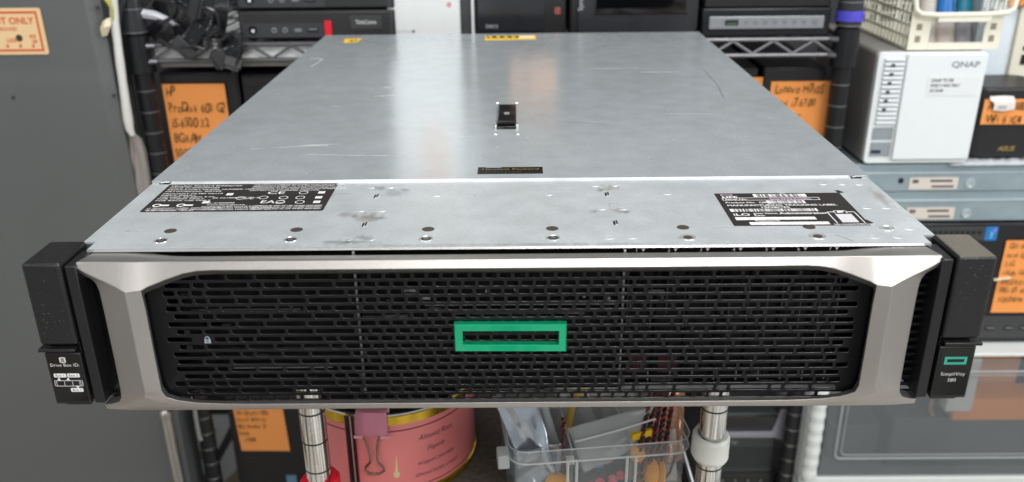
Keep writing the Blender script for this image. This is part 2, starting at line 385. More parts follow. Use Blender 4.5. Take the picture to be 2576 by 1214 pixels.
# regulatory label
b = MB()
b.rrect((-158.6, 80.8, 87.02), X, Y, 105.2, 49.6, 1.5, (0, 0, .1), 0)
def tl(s_, x, y, h, al='LEFT', bold=.02, sx=1.0): b.text(s_, (x, y, 87.16), X, Y, h, 1, align=al, bold=bold * .3, sx=sx)
yy = 101.2
for i, s_ in enumerate(['Hewlett Packard Enterprise', 'MADE IN SINGAPORE', 'REGULATORY MODEL NUMBER: HSTNS', 'NETWORKING: SERVER']):
    tl(s_, -209, yy, 2.3 if i == 0 else 1.9, sx=1.25, bold=.05); yy -= 3.4
for i, s_ in enumerate(['PROLIANT DL380 Gen10', 'INPUT (MAX.)', '100-240V 50-60Hz 9.7A', 'FOR CHINA ONLY', 'FOR RACK USE ONLY']):
    tl(s_, -209, yy - .8, 1.9, sx=1.3, bold=.05); yy -= 3.1
for xx in (-205, -191): b.ring((xx, 67, 87.16), Z, 1.6, 2.6, 14, 1); b.box(xx + 2, xx + 7, 66, 68, 87.12, 87.17, 1)
for k in range(2): tl('IT PRODUCT LABEL INFORMATION', -209, 61.2 - 2.6 * k, 1.7, bold=.05, sx=1.2)
for i, s_ in enumerate(['THIS DEVICE COMPLIES WITH PART 15 OF THE FCC RULES.', 'OPERATION IS SUBJECT TO THE FOLLOWING TWO', 'CONDITIONS: (1) THIS DEVICE MAY NOT CAUSE HARMFUL', 'INTERFERENCE, AND (2) MUST ACCEPT ANY INTERFERENCE', 'THAT MAY CAUSE UNDESIRED OPERATION.']):
    tl(s_, -158, 102.4 - 2.7 * i, 1.7, bold=.05, sx=.93)
tl('CE', -146, 86, 4.4, bold=.1, sx=1.5); tl('EAC', -146, 69.5, 5, bold=.08, sx=1.1); tl('UL', -158, 77, 4, bold=.08)
for xx, y in ((-124, 88), (-159.5, 79), (-124, 79), (-134, 79), (-146, 79.5), (-134, 71), (-122.5, 71)):
    b.ring((xx, y, 87.16), Z, 2.3, 2.8, 16, 1)
for xx, y in ((-113, 88), (-113, 79), (-112.5, 71), (-178, 72), (-168, 86)):
    b.ring((xx, y, 87.16), Z, 1.6, 2.8, 4, 1); b.box(xx - 1, xx + 1, y - .8, y + .8, 87.12, 87.17, 1)
for i, s_ in enumerate(['JIS C61000 PART 3-2', 'R-41000098', 'www.bsmi.gov.tw']): tl(s_, -176, 78.5 - i * 3.0 - (6 if i else 0), 1.9, bold=.05, sx=1.2)
for i in range(3):
    tl('N12345 RETURN WASTE EQUIPMENT', -178 + i, 63.5 - 2.6 * i, 1.7, bold=.05, sx=1.05); tl('RECYCLE AT END OF LIFE WHERE REQUIRED', -148, 64 - 2.6 * i, 1.7, bold=.05, sx=.85)
tl('876778-0A0   X133', -208, 57.3, 1.9, bold=.05, sx=1.3)
b.build('regulatory_label', [LABM, WHT_I], HOOD, smooth=False)
# tracking label
b = MB()
b.prism([(121.8, 79.8, 87.02), (121.8, 26.6, 87.02), (195, 26, 87.02), (195.8, 79.6, 87.02)][::-1], (0, 0, .1), 0)
def tl(s_, x, y, h, mi=1, al='LEFT', bold=.02, sx=1.0): b.text(s_, (x, y, 87.16), X, Y, h, mi, align=al, bold=bold, sx=sx)
def barcode(x0, x1, y0, y1, seed):
    r = random.Random(seed); b.face([(x0, y0, 87.14), (x1, y0, 87.14), (x1, y1, 87.14), (x0, y1, 87.14)], 1); x = x0 + 2
    while x < x1 - 2:
        w = r.choice((.25, .25, .5, .8)); b.face([(x, y0, 87.17), (x + w, y0, 87.17), (x + w, y1, 87.17), (x, y1, 87.17)], 0); x += w + r.choice((.3, .3, .55, .8))
b.face([(125, 76, 87.15), (132, 76, 87.15), (132, 78, 87.15), (125, 78, 87.15)], 2); b.face([(126, 76.5, 87.17), (131, 76.5, 87.17), (131, 77.5, 87.17), (126, 77.5, 87.17)], 0)
tl('HPE', 125, 71.8, 3.0, bold=.08, sx=1.3)
barcode(144, 175, 73, 78, 1)
for y0, y1 in ((71.4, 71.8), (67.4, 67.8)): b.box(124.6, 181, y0, y1, 87.12, 87.16, 1)
for x in (124.6, 180.6): b.box(x, x + .4, 67.8, 71.4, 87.12, 87.16, 1)
tl('Serial No.', 126, 68.3, 2.4, bold=.04); tl('SGH943XG0G', 152, 68.2, 2.6, 2, bold=.05, sx=1.1)
tl('Product No.  Q8D81A', 125, 62.4, 2.5, bold=.03); barcode(149, 171, 61.5, 66.5, 2)
tl('MANUFACTURING TRACKING LABEL', 125, 57.6, 2.6, bold=.05, sx=1.05); tl('15D8C25', 143, 54.0, 2.6, bold=.05, sx=1.2)
barcode(125, 174, 48.5, 53, 3)
tl('iLO |', 125, 42, 3.8, bold=.06, sx=1.2); tl('User Name:', 137, 44.5, 2.0, bold=.04); tl('Administrator', 151, 44, 3, bold=.08, sx=1.15); tl('DNS:', 137, 41, 1.8, bold=.04)
for y0, y1, x0, x1, sd in ((35.2, 39.6, 125, 169, 4), (27.6, 32.0, 131, 174, 5)):
    b.face([(x0, y0, 87.14), (x1, y0, 87.14), (x1, y1, 87.14), (x0, y1, 87.14)], 1)
    r = random.Random(sd)
    for k in range(40):
        xx = x0 + (x1 - x0) * k / 40; h = r.random() * 1.2
        b.face([(xx, y0 - .1, 87.17), (xx + .6, y0 - .1, 87.17), (xx + .4, y0 + h, 87.17)], 0)
        b.face([(xx, y1 + .1, 87.17), (xx + .5, y1 + .1, 87.17), (xx + .3, y1 - h * .7, 87.17)], 0)
tl('Password:', 135, 32.8, 2.0, bold=.05, sx=1.2)
b.box(152, 172, 40, 43, 87.12, 87.18, 0)
b.face([(181.5, 30.5, 87.15), (190.5, 30.5, 87.15), (190.5, 43.5, 87.15), (181.5, 43.5, 87.15)], 3)
for x0, x1, y0, y1 in ((178, 178.5, 29, 47), (193, 193.5, 29, 47), (178, 182, 46.6, 47.2), (189, 193.5, 46.6, 47.2), (182, 189, 48.6, 49.1), (182, 182.4, 44.6, 49), (188.6, 189, 44.6, 49)): b.box(x0, x1, y0, y1, 87.12, 87.16, 1)
b.face([(183.5, 45.4, 87.16), (187, 46, 87.16), (187.6, 48, 87.16), (184, 48.2, 87.16)], 1)
tl('hpe.com/qref/dl380gen10', 176, 27.0, 1.6, bold=.04, sx=.95)
b.face([(195.3, 79, 87.14), (199, 80, 87.14), (196.8, 84, 87.14), (194.6, 84, 87.14)], 0); b.face([(194.8, 28, 87.14), (198, 29, 87.14), (195.8, 34.5, 87.14), (193.8, 34.6, 87.14)], 0)
b.build('tracking_label', [LABM, WHT_I, mat('pink_label_print', '#c9a6c8', .5), mat('blank_label_patch', '#c4c4c8', .5)], HOOD, smooth=False)

# sliding lid
lb = MB(); lb.box(-223, 223, 109.4, 667.9, 86.6, 88.0, 0)
lb.box(-213, 213, 108.75, 109.38, 86.9, 88.25, 1)
for s_ in (-1, 1): lb.box(s_ * 223.6 - .55, s_ * 223.6 + .55, 110, 667.9, 70, 87.9, 0)
rs = random.Random(5)
def scratch(x0, y0, x1, y1, n, w, spread):
    for k in range(n):
        t0, t1 = sorted((rs.random(), rs.random())); t1 = min(1, t0 + max(.12, t1 - t0))
        dy = rs.gauss(0, spread)
        p = [(x0 + (x1 - x0) * t, y0 + (y1 - y0) * t + dy + rs.gauss(0, .25)) for t in (t0, (2 * t0 + t1) / 3, (t0 + 2 * t1) / 3, t1)]
        line_mark(lb, p, w * rs.uniform(.5, 1.2), 88.06 + k * .002, 2)
line_mark(lb, [(-211, 517), (-204, 519), (-197, 514)], 3.2, 88.07, 2); line_mark(lb, [(-197, 514), (-198, 495), (-201, 474)], 1.6, 88.08, 2)
scratch(-118, 341, -99, 346, 7, 1.5, 1.2); scratch(-116, 373, -106, 374, 5, 1.8, 2)
scratch(-168, 183, -120, 191, 9, .7, 1.0); scratch(-140, 166, -66, 160, 9, .55, .8); scratch(-150, 186, -128, 187, 6, .9, .8); scratch(-190, 178, -170, 181, 4, .4, 1)
scratch(120, 430, 160, 432, 4, .8, 1); scratch(120, 270, 170, 268, 3, .35, 1); scratch(60, 450, 150, 452, 3, .6, 2); scratch(-150, 307, -140, 303, 2, .5, .5); scratch(-60, 200, -20, 212, 3, .35, 1)
for k in range(170):
    x, y = rs.uniform(-215, 215), rs.uniform(115, 640); a = rs.uniform(0, 6.28); l = rs.uniform(.4, 3.5)
    line_mark(lb, [(x, y), (x + l * math.cos(a), y + l * math.sin(a))], rs.uniform(.15, .35), 88.05 + k * .0001, 2)
line_mark(lb, [(186 - k * .25 if k < 6 else 184.5 - (k - 6) * 1.3, 440 - k * 12) for k in range(11)], .5, 88.06, 3)
line_mark(lb, [(34, 250), (50, 246), (75, 238)], .4, 88.06, 3)
for x, y in ((-11, 312.4), (5.1, 311.7), (-10.7, 213.8), (5.7, 213.3)): lb.lathe((x, y, 88), [(2.0, .02, 1), (1.5, .5, 1), (.02, .6, 1)], 14)
LID = lb.build('top_cover', [LID_M, EDGE_M, SCR, mat('dark_hairline', '#4a4f54', .5)], SERVER)
b = MB(); b.rrect((-2.7, 262, 88.02), X, Y, 14.6, 70, 1, (0, 0, 2.2), 0); b.rrect((-2.7, 279, 90.3), X, Y, 13.2, 22, 1, (0, 0, .7), 0); b.rrect((-2.7, 257, 90.3), X, Y, 13.2, 18, .8, (0, 0, 1.1), 0)
for sx in (-10.6, 5.2): b.box(sx - .9, sx + .9, 231, 240, 88.02, 90.2, 2)
LATCH = b.build('latch', [BLK_G, WHT_I, EDGE_M], LID, bevel=.4)
b = MB(); b.tube([(-9.4, 231, 91.6), (4, 231, 91.6)], 2.1, 10); b.box(-9.4, 4, 231.5, 246, 90.3, 92.4); b.build('latch_handle', BLK_G, LATCH, bevel=.3)
b = MB(); b.flat_rrect((-2.7, 262, 91.5), X, Y, 4.2, 8, 2, 0); b.build('latch_mark', mat('latch_mark_metal', '#b8babc', .3, .5), LATCH)
b = MB(); b.rrect((.7, 125.2, 88.02), X, Y, 41.6, 13.4, .4, (0, 0, .35), 0)
b.text('Hewlett Packard', (.7, 125.8, 88.43), X, Y, 3.2, 1, align='CENTER', bold=.05, sx=1.25); b.text('Enterprise', (-15, 120.4, 88.43), X, Y, 3.2, 2, bold=.05, sx=1.25)
b.box(-15, -5, 130.4, 131.4, 88.3, 88.44, 3); b.box(-3, 4, 130.8, 131.3, 88.3, 88.44, 2); b.box(6, 13, 130.8, 131.3, 88.3, 88.44, 2)
b.build('nameplate', [mat('nameplate_black', '#141312', .25), mat('brass_print', '#9a7f52', .4, .4), mat('dim_brass_print', '#3e352a', .5), mat('blue_grey_print', '#8d98bd', .4)], LID, smooth=False)
b = MB(); b.prism([(-31, 622, 88.03), (28, 626, 88.03), (28, 653, 88.03), (-31, 650, 88.03)], (0, 0, .12), 0)
b.box(-29, 8, 634, 649, 88.12, 88.2, 1); b.box(9, 26, 634, 650, 88.12, 88.2, 2)
for k in range(4): b.box(-27 + k * 9, -23 + k * 9, 637, 647, 88.2, 88.24, 0)
b.build('warning_sticker', [YEL, INK_B, mat('white_sticker', '#e6ddc0', .6)], LID, smooth=False)
b = MB(); b.prism([(-192.5, 614, 88.03), (-178.2, 616, 88.03), (-176, 641, 88.03), (-196, 639.5, 88.03)], (0, 0, .12), 0)
b.face([(-189, 620, 88.18), (-183, 620, 88.18), (-185, 634, 88.18)], 1); b.box(-182, -180, 622, 634, 88.12, 88.2, 1)
b.build('caution_sticker', [YEL, INK_B], LID, smooth=False)

# bezel frame
ridge = [(-215.5, -14.5, 86.6), (-210, -14.5, 86.6), (-204, -14.5, 86.6), (-197, -14.5, 86.5), (-191, -14.5, 86.5), (-184, -14.5, 86.5), (-179, -14.5, 86.5), (-171, -14.5, 86.5), (-162, -14.5, 86.4), (-155, -14.5, 86.4), (-147, -14.5, 86.4), (-135, -14.5, 86.4), (-70, -14.5, 86.4), (0, -14.5, 86.4)]
low = [(-216.2, -15.6, 84.2), (-208.5, -17.6, 80.6), (-200.5, -19.6, 77.6), (-194.5, -21.4, 75.4), (-190.2, -22.6, 73.2), (-182.8, -20.8, 73.4), (-180.2, -19.4, 74.6), (-171, -18.0, 78.0), (-162, -17.1, 80.9), (-155, -17, 82.2), (-147, -17, 82.6), (-135, -17, 82.5), (-70, -17, 82.4), (0, -17, 82.4)]
back = [(-213.5, 7, 84.6), (-210, 7, 84.6), (-204, 7, 84.6), (-197, 7, 84.6), (-192, 6, 84.5), (-184, 2, 84.3), (-179, .2, 84.2), (-172, -1.4, 84.1), (-163, -1.9, 84), (-155, -2, 84), (-147, -2, 84), (-135, -2, 84), (-70, -2, 84), (0, -2, 84)]
K = [low[0], low[1], low[2], low[3], low[4], (-190.3, -22.8, 62), (-190.3, -22.8, 32), (-190.3, -22.6, 15.5), (-191.4, -21.6, 12.0), (-197, -19, 8.2), (-206, -16.9, 4.6), (-216.4, -15.2, 2.2)]
O = [(-216.9, -14.2, 81.6), (-212.4, -15.2, 79.4), (-208.9, -15.9, 77.6), (-206.9, -16.3, 75.2), (-206.0, -16.5, 71.2), (-205.8, -16.6, 60), (-205.8, -16.6, 32), (-206, -16.6, 14), (-206.6, -16.5, 8.4), (-208.4, -16.3, 6), (-212, -16, 4.8), (-216.6, -15.5, 4.0)]
Vv = [low[5], (-183.0, -19.2, 62), (-183.0, -19.2, 32), (-183.0, -19.0, 14.5), (-181.6, -18.8, 10.4)]
bot_in = [(-181.6, -18.8, 10.4), (-175.5, -18.2, 7.9), (-166, -17.4, 5.8), (-150, -16.8, 4.7), (-130, -16.5, 4.3), (-70, -16.3, 4.1), (0, -16.3, 4.1)]
bot_lo = [K[8], (-180, -19, 5.4), (-168, -17.4, 3.2), (-150, -16.6, 1.8), (-130, -16.4, 1.5), (-70, -16.2, 1.4), (0, -16.2, 1.4)]
bez = MB()
def mir(pts): return [Vector((-x, y, z)) for x, y, z in map(tuple, pts)]
def strip(a, c, mi=0):
    bez.grid([a, c], mi); bez.grid([mir(a), mir(c)], mi)
off = lambda pts, dx, dy, dz: [tuple(Vector(p) + Vector((dx, dy, dz))) for p in pts]
strip(ridge, back); strip(ridge, low); strip(back, off(back, 0, 0, -3))
strip(K, O); strip(K[4:9], Vv)
strip(bot_in, bot_lo)
lip = [K[8], K[9], K[10], K[11]]; lb0 = [(-180, -19, 5.4), (-197, -17.6, 2.2), (-207, -15.6, .4), (-216.6, -14.8, .6)]
bez.grid([lip, [(-180, -19, 5.4), (-196, -18.2, 4.2), (-206, -16.4, 1.6), (-216.4, -15.0, 1.0)]]); bez.grid([mir(lip), mir([(-180, -19, 5.4), (-196, -18.2, 4.2), (-206, -16.4, 1.6), (-216.4, -15.0, 1.0)])])
base_front = [(-216.4, -15.0, 1.0), (-206, -16.4, 1.6), (-196, -18.2, 4.2), (-180, -19, 5.4), (-168, -17.4, 3.2), (-150, -16.6, 1.8), (-130, -16.4, 1.5), (-70, -16.2, 1.4), (0, -16.2, 1.4)]
base_low = [(-216, -14.2, .3), (-206, -15.2, .2), (-196, -15.6, .2), (-180, -15.8, .2), (-168, -15.8, .2), (-150, -15.8, .2), (-130, -15.6, .2), (-70, -15.5, .2), (0, -15.5, .2)]
base_back = [(x, -6, .2) for x, y, z in base_low]
strip(base_front, base_low); strip(base_low, base_back)
# inner returns of the opening
up_in = low[6:]; up_ret = [(-186.2, -9, 66.8), (-176, -9, 71), (-166, -9, 74.8), (-157.5, -9, 76.6), (-148, -9, 77.2), (-135, -9, 77.2), (-70, -9, 77.2), (0, -9, 77.2)]
strip(up_in, up_ret); strip(up_ret, off(up_ret, 0, 3.5, -.8))
strip([low[5], low[6]], [(-187.2, -9, 65.2), up_ret[0]])
vret = [(-187.2, -9, 65.2), (-187, -9, 60), (-187, -9, 32), (-186.6, -9, 12), (-184.4, -9, 6.6)]
strip(Vv, vret)
bret = [(-184.4, -9, 6.6), (-177, -9, 3.8), (-166, -9, 2.2), (-150, -9, 1.2), (-130, -9, .9), (-70, -9, .8), (0, -9, .8)]
strip(bot_in, bret, 0)
# outer returns
strip(O, [(-216.9, -8, 81.6), (-213, -7, 79.4), (-210, -7, 77.6), (-208.6, -7, 75.2), (-207.8, -7, 71.2), (-207.6, -7, 60), (-207.6, -7, 32), (-207.8, -7, 14), (-208.2, -7, 8.4), (-209.4, -7, 6), (-212.5, -8, 4.6), (-216.6, -8, 3.9)])
bez.grid([[ridge[0], low[0], O[0]], [back[0], (-217, -8, 82), (-216.9, -8, 81.6)]]); bez.grid([mir([ridge[0], low[0], O[0]]), mir([back[0], (-217, -8, 82), (-216.9, -8, 81.6)])])
bez.grid([[O[11], K[11], (-216.4, -15, 1.0), (-216, -14.2, .3)], [(-216.6, -8, 3.9), (-216.6, -8, 2.2), (-216.4, -8, 1), (-216, -6, .2)]]); bez.grid([mir([O[11], K[11], (-216.4, -15, 1.0), (-216, -14.2, .3)]), mir([(-216.6, -8, 3.9), (-216.6, -8, 2.2), (-216.4, -8, 1), (-216, -6, .2)])])
# hairline cracks on the top facet
def on_facet(x, t): return Vector((x, -14.5 - 2.5 * t - .05, 86.4 - 4.0 * t + .06))
def crack(pts, w):
    for (x0, t0), (x1, t1) in zip(pts, pts[1:]):
        a, c = on_facet(x0, t0), on_facet(x1, t1); bez.face([a, on_facet(x0 + w, t0), on_facet(x1 + w, t1), c], 1)
crack([(155.8, .02), (152, .3), (150.4, .62), (148, .97)], .35); crack([(140.5, .5), (139, .97)], .25)
bez.build('bezel_frame', [BEZ_M, BLK_M], SERVER, bevel=.95, seg=3, merge=True, angle=32)

# slotted grille
def grille():
    cu = D.curves.new('grille_outline', 'CURVE'); cu.dimensions = '2D'; cu.fill_mode = 'BOTH'
    def loop(pts):
        s_ = cu.splines.new('POLY'); s_.points.add(len(pts) - 1); s_.use_cyclic_u = True
        for p, (x, y) in zip(s_.points, pts): p.co = (x, y, 0, 1)
    loop([(-205, -.6), (221.5, -.6), (222.6, 84), (-205, 84)])
    r = random.Random(11); P_ = 7.35
    def slot(x0, x1, zc, h=3.1):
        rad = .95; pts = []
        for (cx_, cz, a0) in ((x1 - rad, zc + h / 2 - rad, 0), (x0 + rad, zc + h / 2 - rad, 90), (x0 + rad, zc - h / 2 + rad, 180), (x1 - rad, zc - h / 2 + rad, 270)):
            for k in range(4):
                a = math.radians(a0 + 30 * k); pts.append((cx_ + rad * math.cos(a), cz + rad * math.sin(a)))
        loop(pts)
    for i in range(17):
        zc = 74.1 - 4.5 * i
        x = -183 + (3.7 if i % 2 else 0) + r.choice((0, 2.2, 4.4))
        lim = 181
        while x < lim - 6:
            mid_ = -76 < x < 66
            n = 1 if mid_ else r.choice((1, 2, 2, 2, 3, 1))
            x1 = x + n * P_ - 1.25
            if x1 > lim: x1 = lim
            if i in (7, 9) and x < -150 and x > -176 and n < 2: n = 2; x1 = x + n * P_ - 1.45
            if i == 8 and x - 1 < -158.5 < x1 + 1: x = -155.6; continue
            if i == 8 and x > -172 and x1 > -162 and x < -158: x1 = -162.2
            if x1 - x > 2.5: slot(x, x1, zc)
            x = x1 + 1.25
        slot(207, 219.2 if i % 2 else 215.6, zc - .9)
    cu.extrude = .55; cu.bevel_depth = .18; cu.bevel_resolution = 1
    ob = D.objects.new('g', cu); COL.objects.link(ob)
    me = D.meshes.new_from_object(ob.evaluated_get(bpy.context.evaluated_depsgraph_get()))
    D.objects.remove(ob); D.curves.remove(cu)
    gb = MB(); gb.bm.from_mesh(me); D.meshes.remove(me)
    for v in gb.bm.verts: v.co = Vector((v.co.x, -6.2 + v.co.z, v.co.y))
    gb.bm.normal_update()
    for f in gb.bm.faces: f.material_index = 0 if abs(f.normal.y) > .95 else 2  # rims get a paler, glossier material for the light their edges catch
    for zc in (74.1 - 31.5, 74.1 - 40.5): gb.box(-170.5, -167.5, -7.6, -5, zc - 1.6, zc + 1.5, 0)
    zc = 38.0; y = -7.0; lx = -159.2
    gb.prism([(lx - 1.75, y, zc - 2.0), (lx + 1.75, y, zc - 2.0), (lx + 1.6, y, zc + .4), (lx - 1.6, y, zc + .4)], (0, .3, 0), 1)
    gb.tube([(lx + 1.15 * math.cos(math.pi * k / 8), y + .1, zc + .4 + 1.5 * math.sin(math.pi * k / 8)) for k in range(9)], .3, 6, 1)
    gb.text('K', (lx + .1, y - .05, zc - 1.65), X, Z, 1.7, 0, align='CENTER', bold=.0)
    return gb.build('grille', [GRILLE_M, mat('lock_mark_print', '#98a2b0', .5), mat('glint_slot_rim', '#1a1a1d', .2, .2, spec=.8)], SERVER, recalc=False, angle=50)
grille()

# green badge
b = MB()
o4 = [(-28.4, 48.0), (30.2, 47.7), (30.1, 31.5), (-28.3, 32.0)]; i4 = [(-24.0, 43.9), (26.1, 43.6), (26.0, 35.6), (-24.0, 36.1)]
P3 = lambda q, y: [(x, y, z) for x, z in q]
b.grid([P3(o4, -6.9), P3(o4, -10.6), [(x + (.5 if x < 0 else -.5), -11.1, z + (.5 if z < 40 else -.5)) for x, z in o4], [(x - (.4 if x < 0 else -.4), -11.1, z - (.4 if z < 40 else -.4)) for x, z in i4], P3(i4, -10.7), P3(i4, -6.9)], 0, closed=True)
b.build('badge', GREEN, SERVER, smooth=False)

# rack ears
SHEEN_TOP = mat('sheen_top_textured_plastic', '#1b1b1d', 0.36, var=0.25, scale=120, bump=0.6, bscale=900)
_n = SHEEN_TOP.node_tree; _g = _n.nodes.new('ShaderNodeNewGeometry'); _s = _n.nodes.new('ShaderNodeSeparateXYZ'); _n.links.new(_g.outputs['True Normal'], _s.inputs[0])
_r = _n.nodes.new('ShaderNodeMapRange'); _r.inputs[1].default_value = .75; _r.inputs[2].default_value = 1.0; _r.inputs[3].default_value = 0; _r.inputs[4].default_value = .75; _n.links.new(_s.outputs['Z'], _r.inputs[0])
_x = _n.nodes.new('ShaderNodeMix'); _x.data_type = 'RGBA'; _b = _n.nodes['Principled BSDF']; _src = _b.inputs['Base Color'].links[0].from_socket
_n.links.new(_r.outputs[0], _x.inputs[0]); _n.links.new(_src, _x.inputs[6]); _x.inputs[7].default_value = lin('#6f6a60'); _n.links.new(_x.outputs[2], _b.inputs['Base Color'])   # worn texture and reflected light painted pale onto upward faces
for s_ in (-1, 1):
    fx = lambda a: s_ * a
    b = MB()
    def bx(xa, xb, *r, mi=0): b.box(min(fx(xa), fx(xb)), max(fx(xa), fx(xb)), *r, mi)
    bx(223.2, 239, -14, 12, 5.5, 41.5); bx(222.6, 224, -12, 14, 5.4, 85)
    bx(214.8, 220.4, -17.6, 3, 6.2, 85.6); bx(220.5, 222.4, -9, 12.2, 6, 83)
    bx(216.2, 219.4, 3.2, 11, 6.2, 84.6)
    EAR = b.build('rack_ear', [BLK], SERVER, bevel=.6)
    b = MB(); bx(221.9, 241.3, -18.7, 12.2, 41.6, 87.4)
    b.build('ear_cap', [BLK_T if s_ < 0 else SHEEN_TOP], EAR, bevel=1.7, seg=3)
    b = MB(); rsc = random.Random(50 + s_)
    for k in range(16):
        x = fx(rsc.uniform(225, 240)); z = rsc.uniform(46, 83); a = rsc.uniform(0, 3.1); l = rsc.uniform(.3, 1.5); w = rsc.uniform(.06, .14)
        d_ = Vector((math.cos(a), 0, math.sin(a))); n_ = Vector((-math.sin(a), 0, math.cos(a))) * w; p = Vector((x, -18.73 - k * .001, z)); b.face([p - n_, p + d_ * l - n_ * .4, p + d_ * l + n_ * .4, p + n_])
    b.build('scuffs', mat('pale_scuff', '#6d6b68', .6), EAR.children[0] if EAR.children else EAR, recalc=False, smooth=False)
    b = MB(); bx(223.6, 242.8, -19.6, -12, 38.0, 39.8); b.build('latch_lip', [BLK], EAR, bevel=.4)
    b = MB(); bx(222.0, 240.5, -18.4, -13.8, 6.4, 37.0); bx(222.6, 236, -17.6, -13.8, 5.2, 6.6)
    LB = b.build('label_block', [BLK], EAR, bevel=.5)
    b = MB(); cx_ = fx(231.2)
    b.rrect((cx_, -18.45, 22), X, Z, 16.4, 28, 1.4, (0, -.12, 0), 0)
    yq = -18.62
    if s_ < 0:
        for k in range(3): b.tube([(cx_ - .5 + 1.55 * math.cos(a * math.pi / 6), yq, 34.0 - k * .95 + .5 * math.sin(a * math.pi / 6)) for a in range(13)], .2, 5, 1)
        b.text('Drive Box ID:', (cx_, yq, 29.2), X, Z, 1.9, 1, align='CENTER', bold=-.02, sx=.98, space=1.06)
        for tx, tz, t in ((-3.4, 23.0, 'Box 1'), (3.6, 23.0, 'Box 2'), (3.8, 14.2, 'Box 3')):
            b.flat_rrect((cx_ + tx - .3, yq, tz + .85), X, Z, 6.5, 2.3, .5, 1); b.text(t, (cx_ + tx - .3, yq - .04, tz + .15), X, Z, 1.5, 0, align='CENTER', bold=.0)
        for x0, x1, z0, z1 in ((-7.4, 7.4, 20.6, 20.85), (-7.4, 7.4, 17.3, 17.55), (-7.4, -7.15, 17.3, 20.85), (7.15, 7.4, 17.3, 20.85), (-6.4, -6.2, 17.3, 20.85), (-2.3, -2.1, 17.3, 20.85), (1.9, 2.1, 17.3, 20.85), (5.6, 5.8, 17.3, 20.85), (6.3, 6.5, 17.3, 20.85)):
            b.face([(cx_ + x0, yq, z0), (cx_ + x1, yq, z0), (cx_ + x1, yq, z1), (cx_ + x0, yq, z1)], 1)
        for tx, z0, z1 in ((-4.8, 20.9, 22.7), (0, 20.9, 22.7), (4.2, 17.3, 16)): b.face([(cx_ + tx - .9, yq, z0), (cx_ + tx + .9, yq, z0), (cx_ + tx + .2, yq, z1)], 1)
    else:
        for x0, x1, z0, z1 in ((-5.8, 5.8, 29.8, 31.2), (-5.8, 5.8, 26.6, 28.0), (-5.8, -4.4, 28.0, 29.8), (4.4, 5.8, 28.0, 29.8)):
            b.face([(cx_ + x0, yq, z0), (cx_ + x1, yq, z0), (cx_ + x1, yq, z1), (cx_ + x0, yq, z1)], 2)
        b.text('SimpliVity', (cx_, yq, 20.0), X, Z, 2.1, 1, align='CENTER', sx=.98, bold=-.03, space=1.12); b.text('380', (cx_, yq, 16.4), X, Z, 2.1, 1, align='CENTER', bold=-.03, space=1.1)
    b.build('ear_label', [BLK_G, WHT_I, TEAL], LB, smooth=False)
# bezel release lever at the left
b = MB(); b.grid([[(-221.5, -3, 79), (-216, -4.5, 79), (-205, -3, 79)], [(-221.5, -3, 40), (-215.5, -5.5, 40), (-205, -4, 40)], [(-221.5, -3, 3), (-214.5, -7, 3), (-205, -5, 3)]])
b.box(-216, -207, -6, -3.6, 74.6, 75.1, 1); b.box(-214, -206, -9, -3, 3.6, 7.6)
b.build('release_lever', [BLK_G, EDGE_M], SERVER)

# ------------------------------------------------------------------ grey cabinet at the left with its sticker
CAB_M = mat('grey_painted_sheet', '#606363', 0.42, 0.0, var=0.09, scale=5, bump=0.5, bscale=9, rvar=.14)
CAB = thing('metal_cabinet', 'tall plain grey metal cabinet face with a torn orange and cream sticker', 'cabinet', (-760, 730, -860))
b = MB()
prof = [(700, -860), (700, 20), (700.3, 30), (701.2, 40), (701.0, 52), (700.6, 66), (700.6, 420)]
b.grid([[(-1400, y, z) for y, z in prof], [(-522, y, z) for y, z in prof], [(-508, y + 12, z) for y, z in prof], [(-506, y + 60, z) for y, z in prof]])
b.build('side_panel', CAB_M, CAB, angle=20)
for px, py in ((245, 20), (35, 245), (287, 241), (103, 642)):
    p = aty(px, py, 701); b = MB(); b.cyl((p.x, 704, p.z), (p.x, 698.5, p.z), 2.0, n=12); b.build('screw', GREY_D, CAB)
b = MB(); p0 = aty(-60, 25, 700); p1 = aty(100, 20, 700); p2 = aty(125, 137, 700)
x0, x1, z0, z1 = p0.x, p1.x, p2.z, p1.z
b.rrect(((x0 + x1) / 2, 699.8, (z0 + z1) / 2), X, Z, x1 - x0, z1 - z0, 3, (0, -.5, 0), 0)
ys = 699.0
for (a, c, d, e) in ((x0, x1 - 5, z1 - 6.5, z1 - 4), (x0, x1 - 5, z0 + 4, z0 + 6.5), (x1 - 7.5, x1 - 5, z0 + 6.5, z1 - 6.5)): b.face([(a, ys, d), (c, ys, d), (c, ys, e), (a, ys, e)], 1)
b.text('NOT ONLY', (x1 - 11, ys, z1 - 19), X, Z, 8.2, 1, align='RIGHT', bold=.25); b.text('PARTS BOUND', (x1 - 33, ys, z1 - 27), X, Z, 4.4, 1, align='RIGHT', bold=.05)
b.text('LIGHT', (x1 - 30, ys, z1 - 41), X, Z, 5, 1, align='RIGHT', bold=.1); b.text('KG', (x1 - 12, ys, z1 - 36), X, Z, 4.0, 1, align='RIGHT', bold=.2); b.text('LB', (x1 - 12, ys, z1 - 42), X, Z, 4.0, 1, align='RIGHT', bold=.2)
for k in range(4): b.text('#', (x1 - 16 - k * 16, ys, z0 + 9), X, Z, 4.2, 1, align='RIGHT', bold=.2)
b.disk((x1 - 33, ys - .1, z1 - 36), -Y, 4.2, 16, 2)
b.build('sticker', [mat('cream_sticker', '#e9c99a', .5, var=.08, scale=12), mat('orange_red_print', '#d2552a', .6), mat('hole_dark', '#3a3432', .6)], CAB, smooth=False)

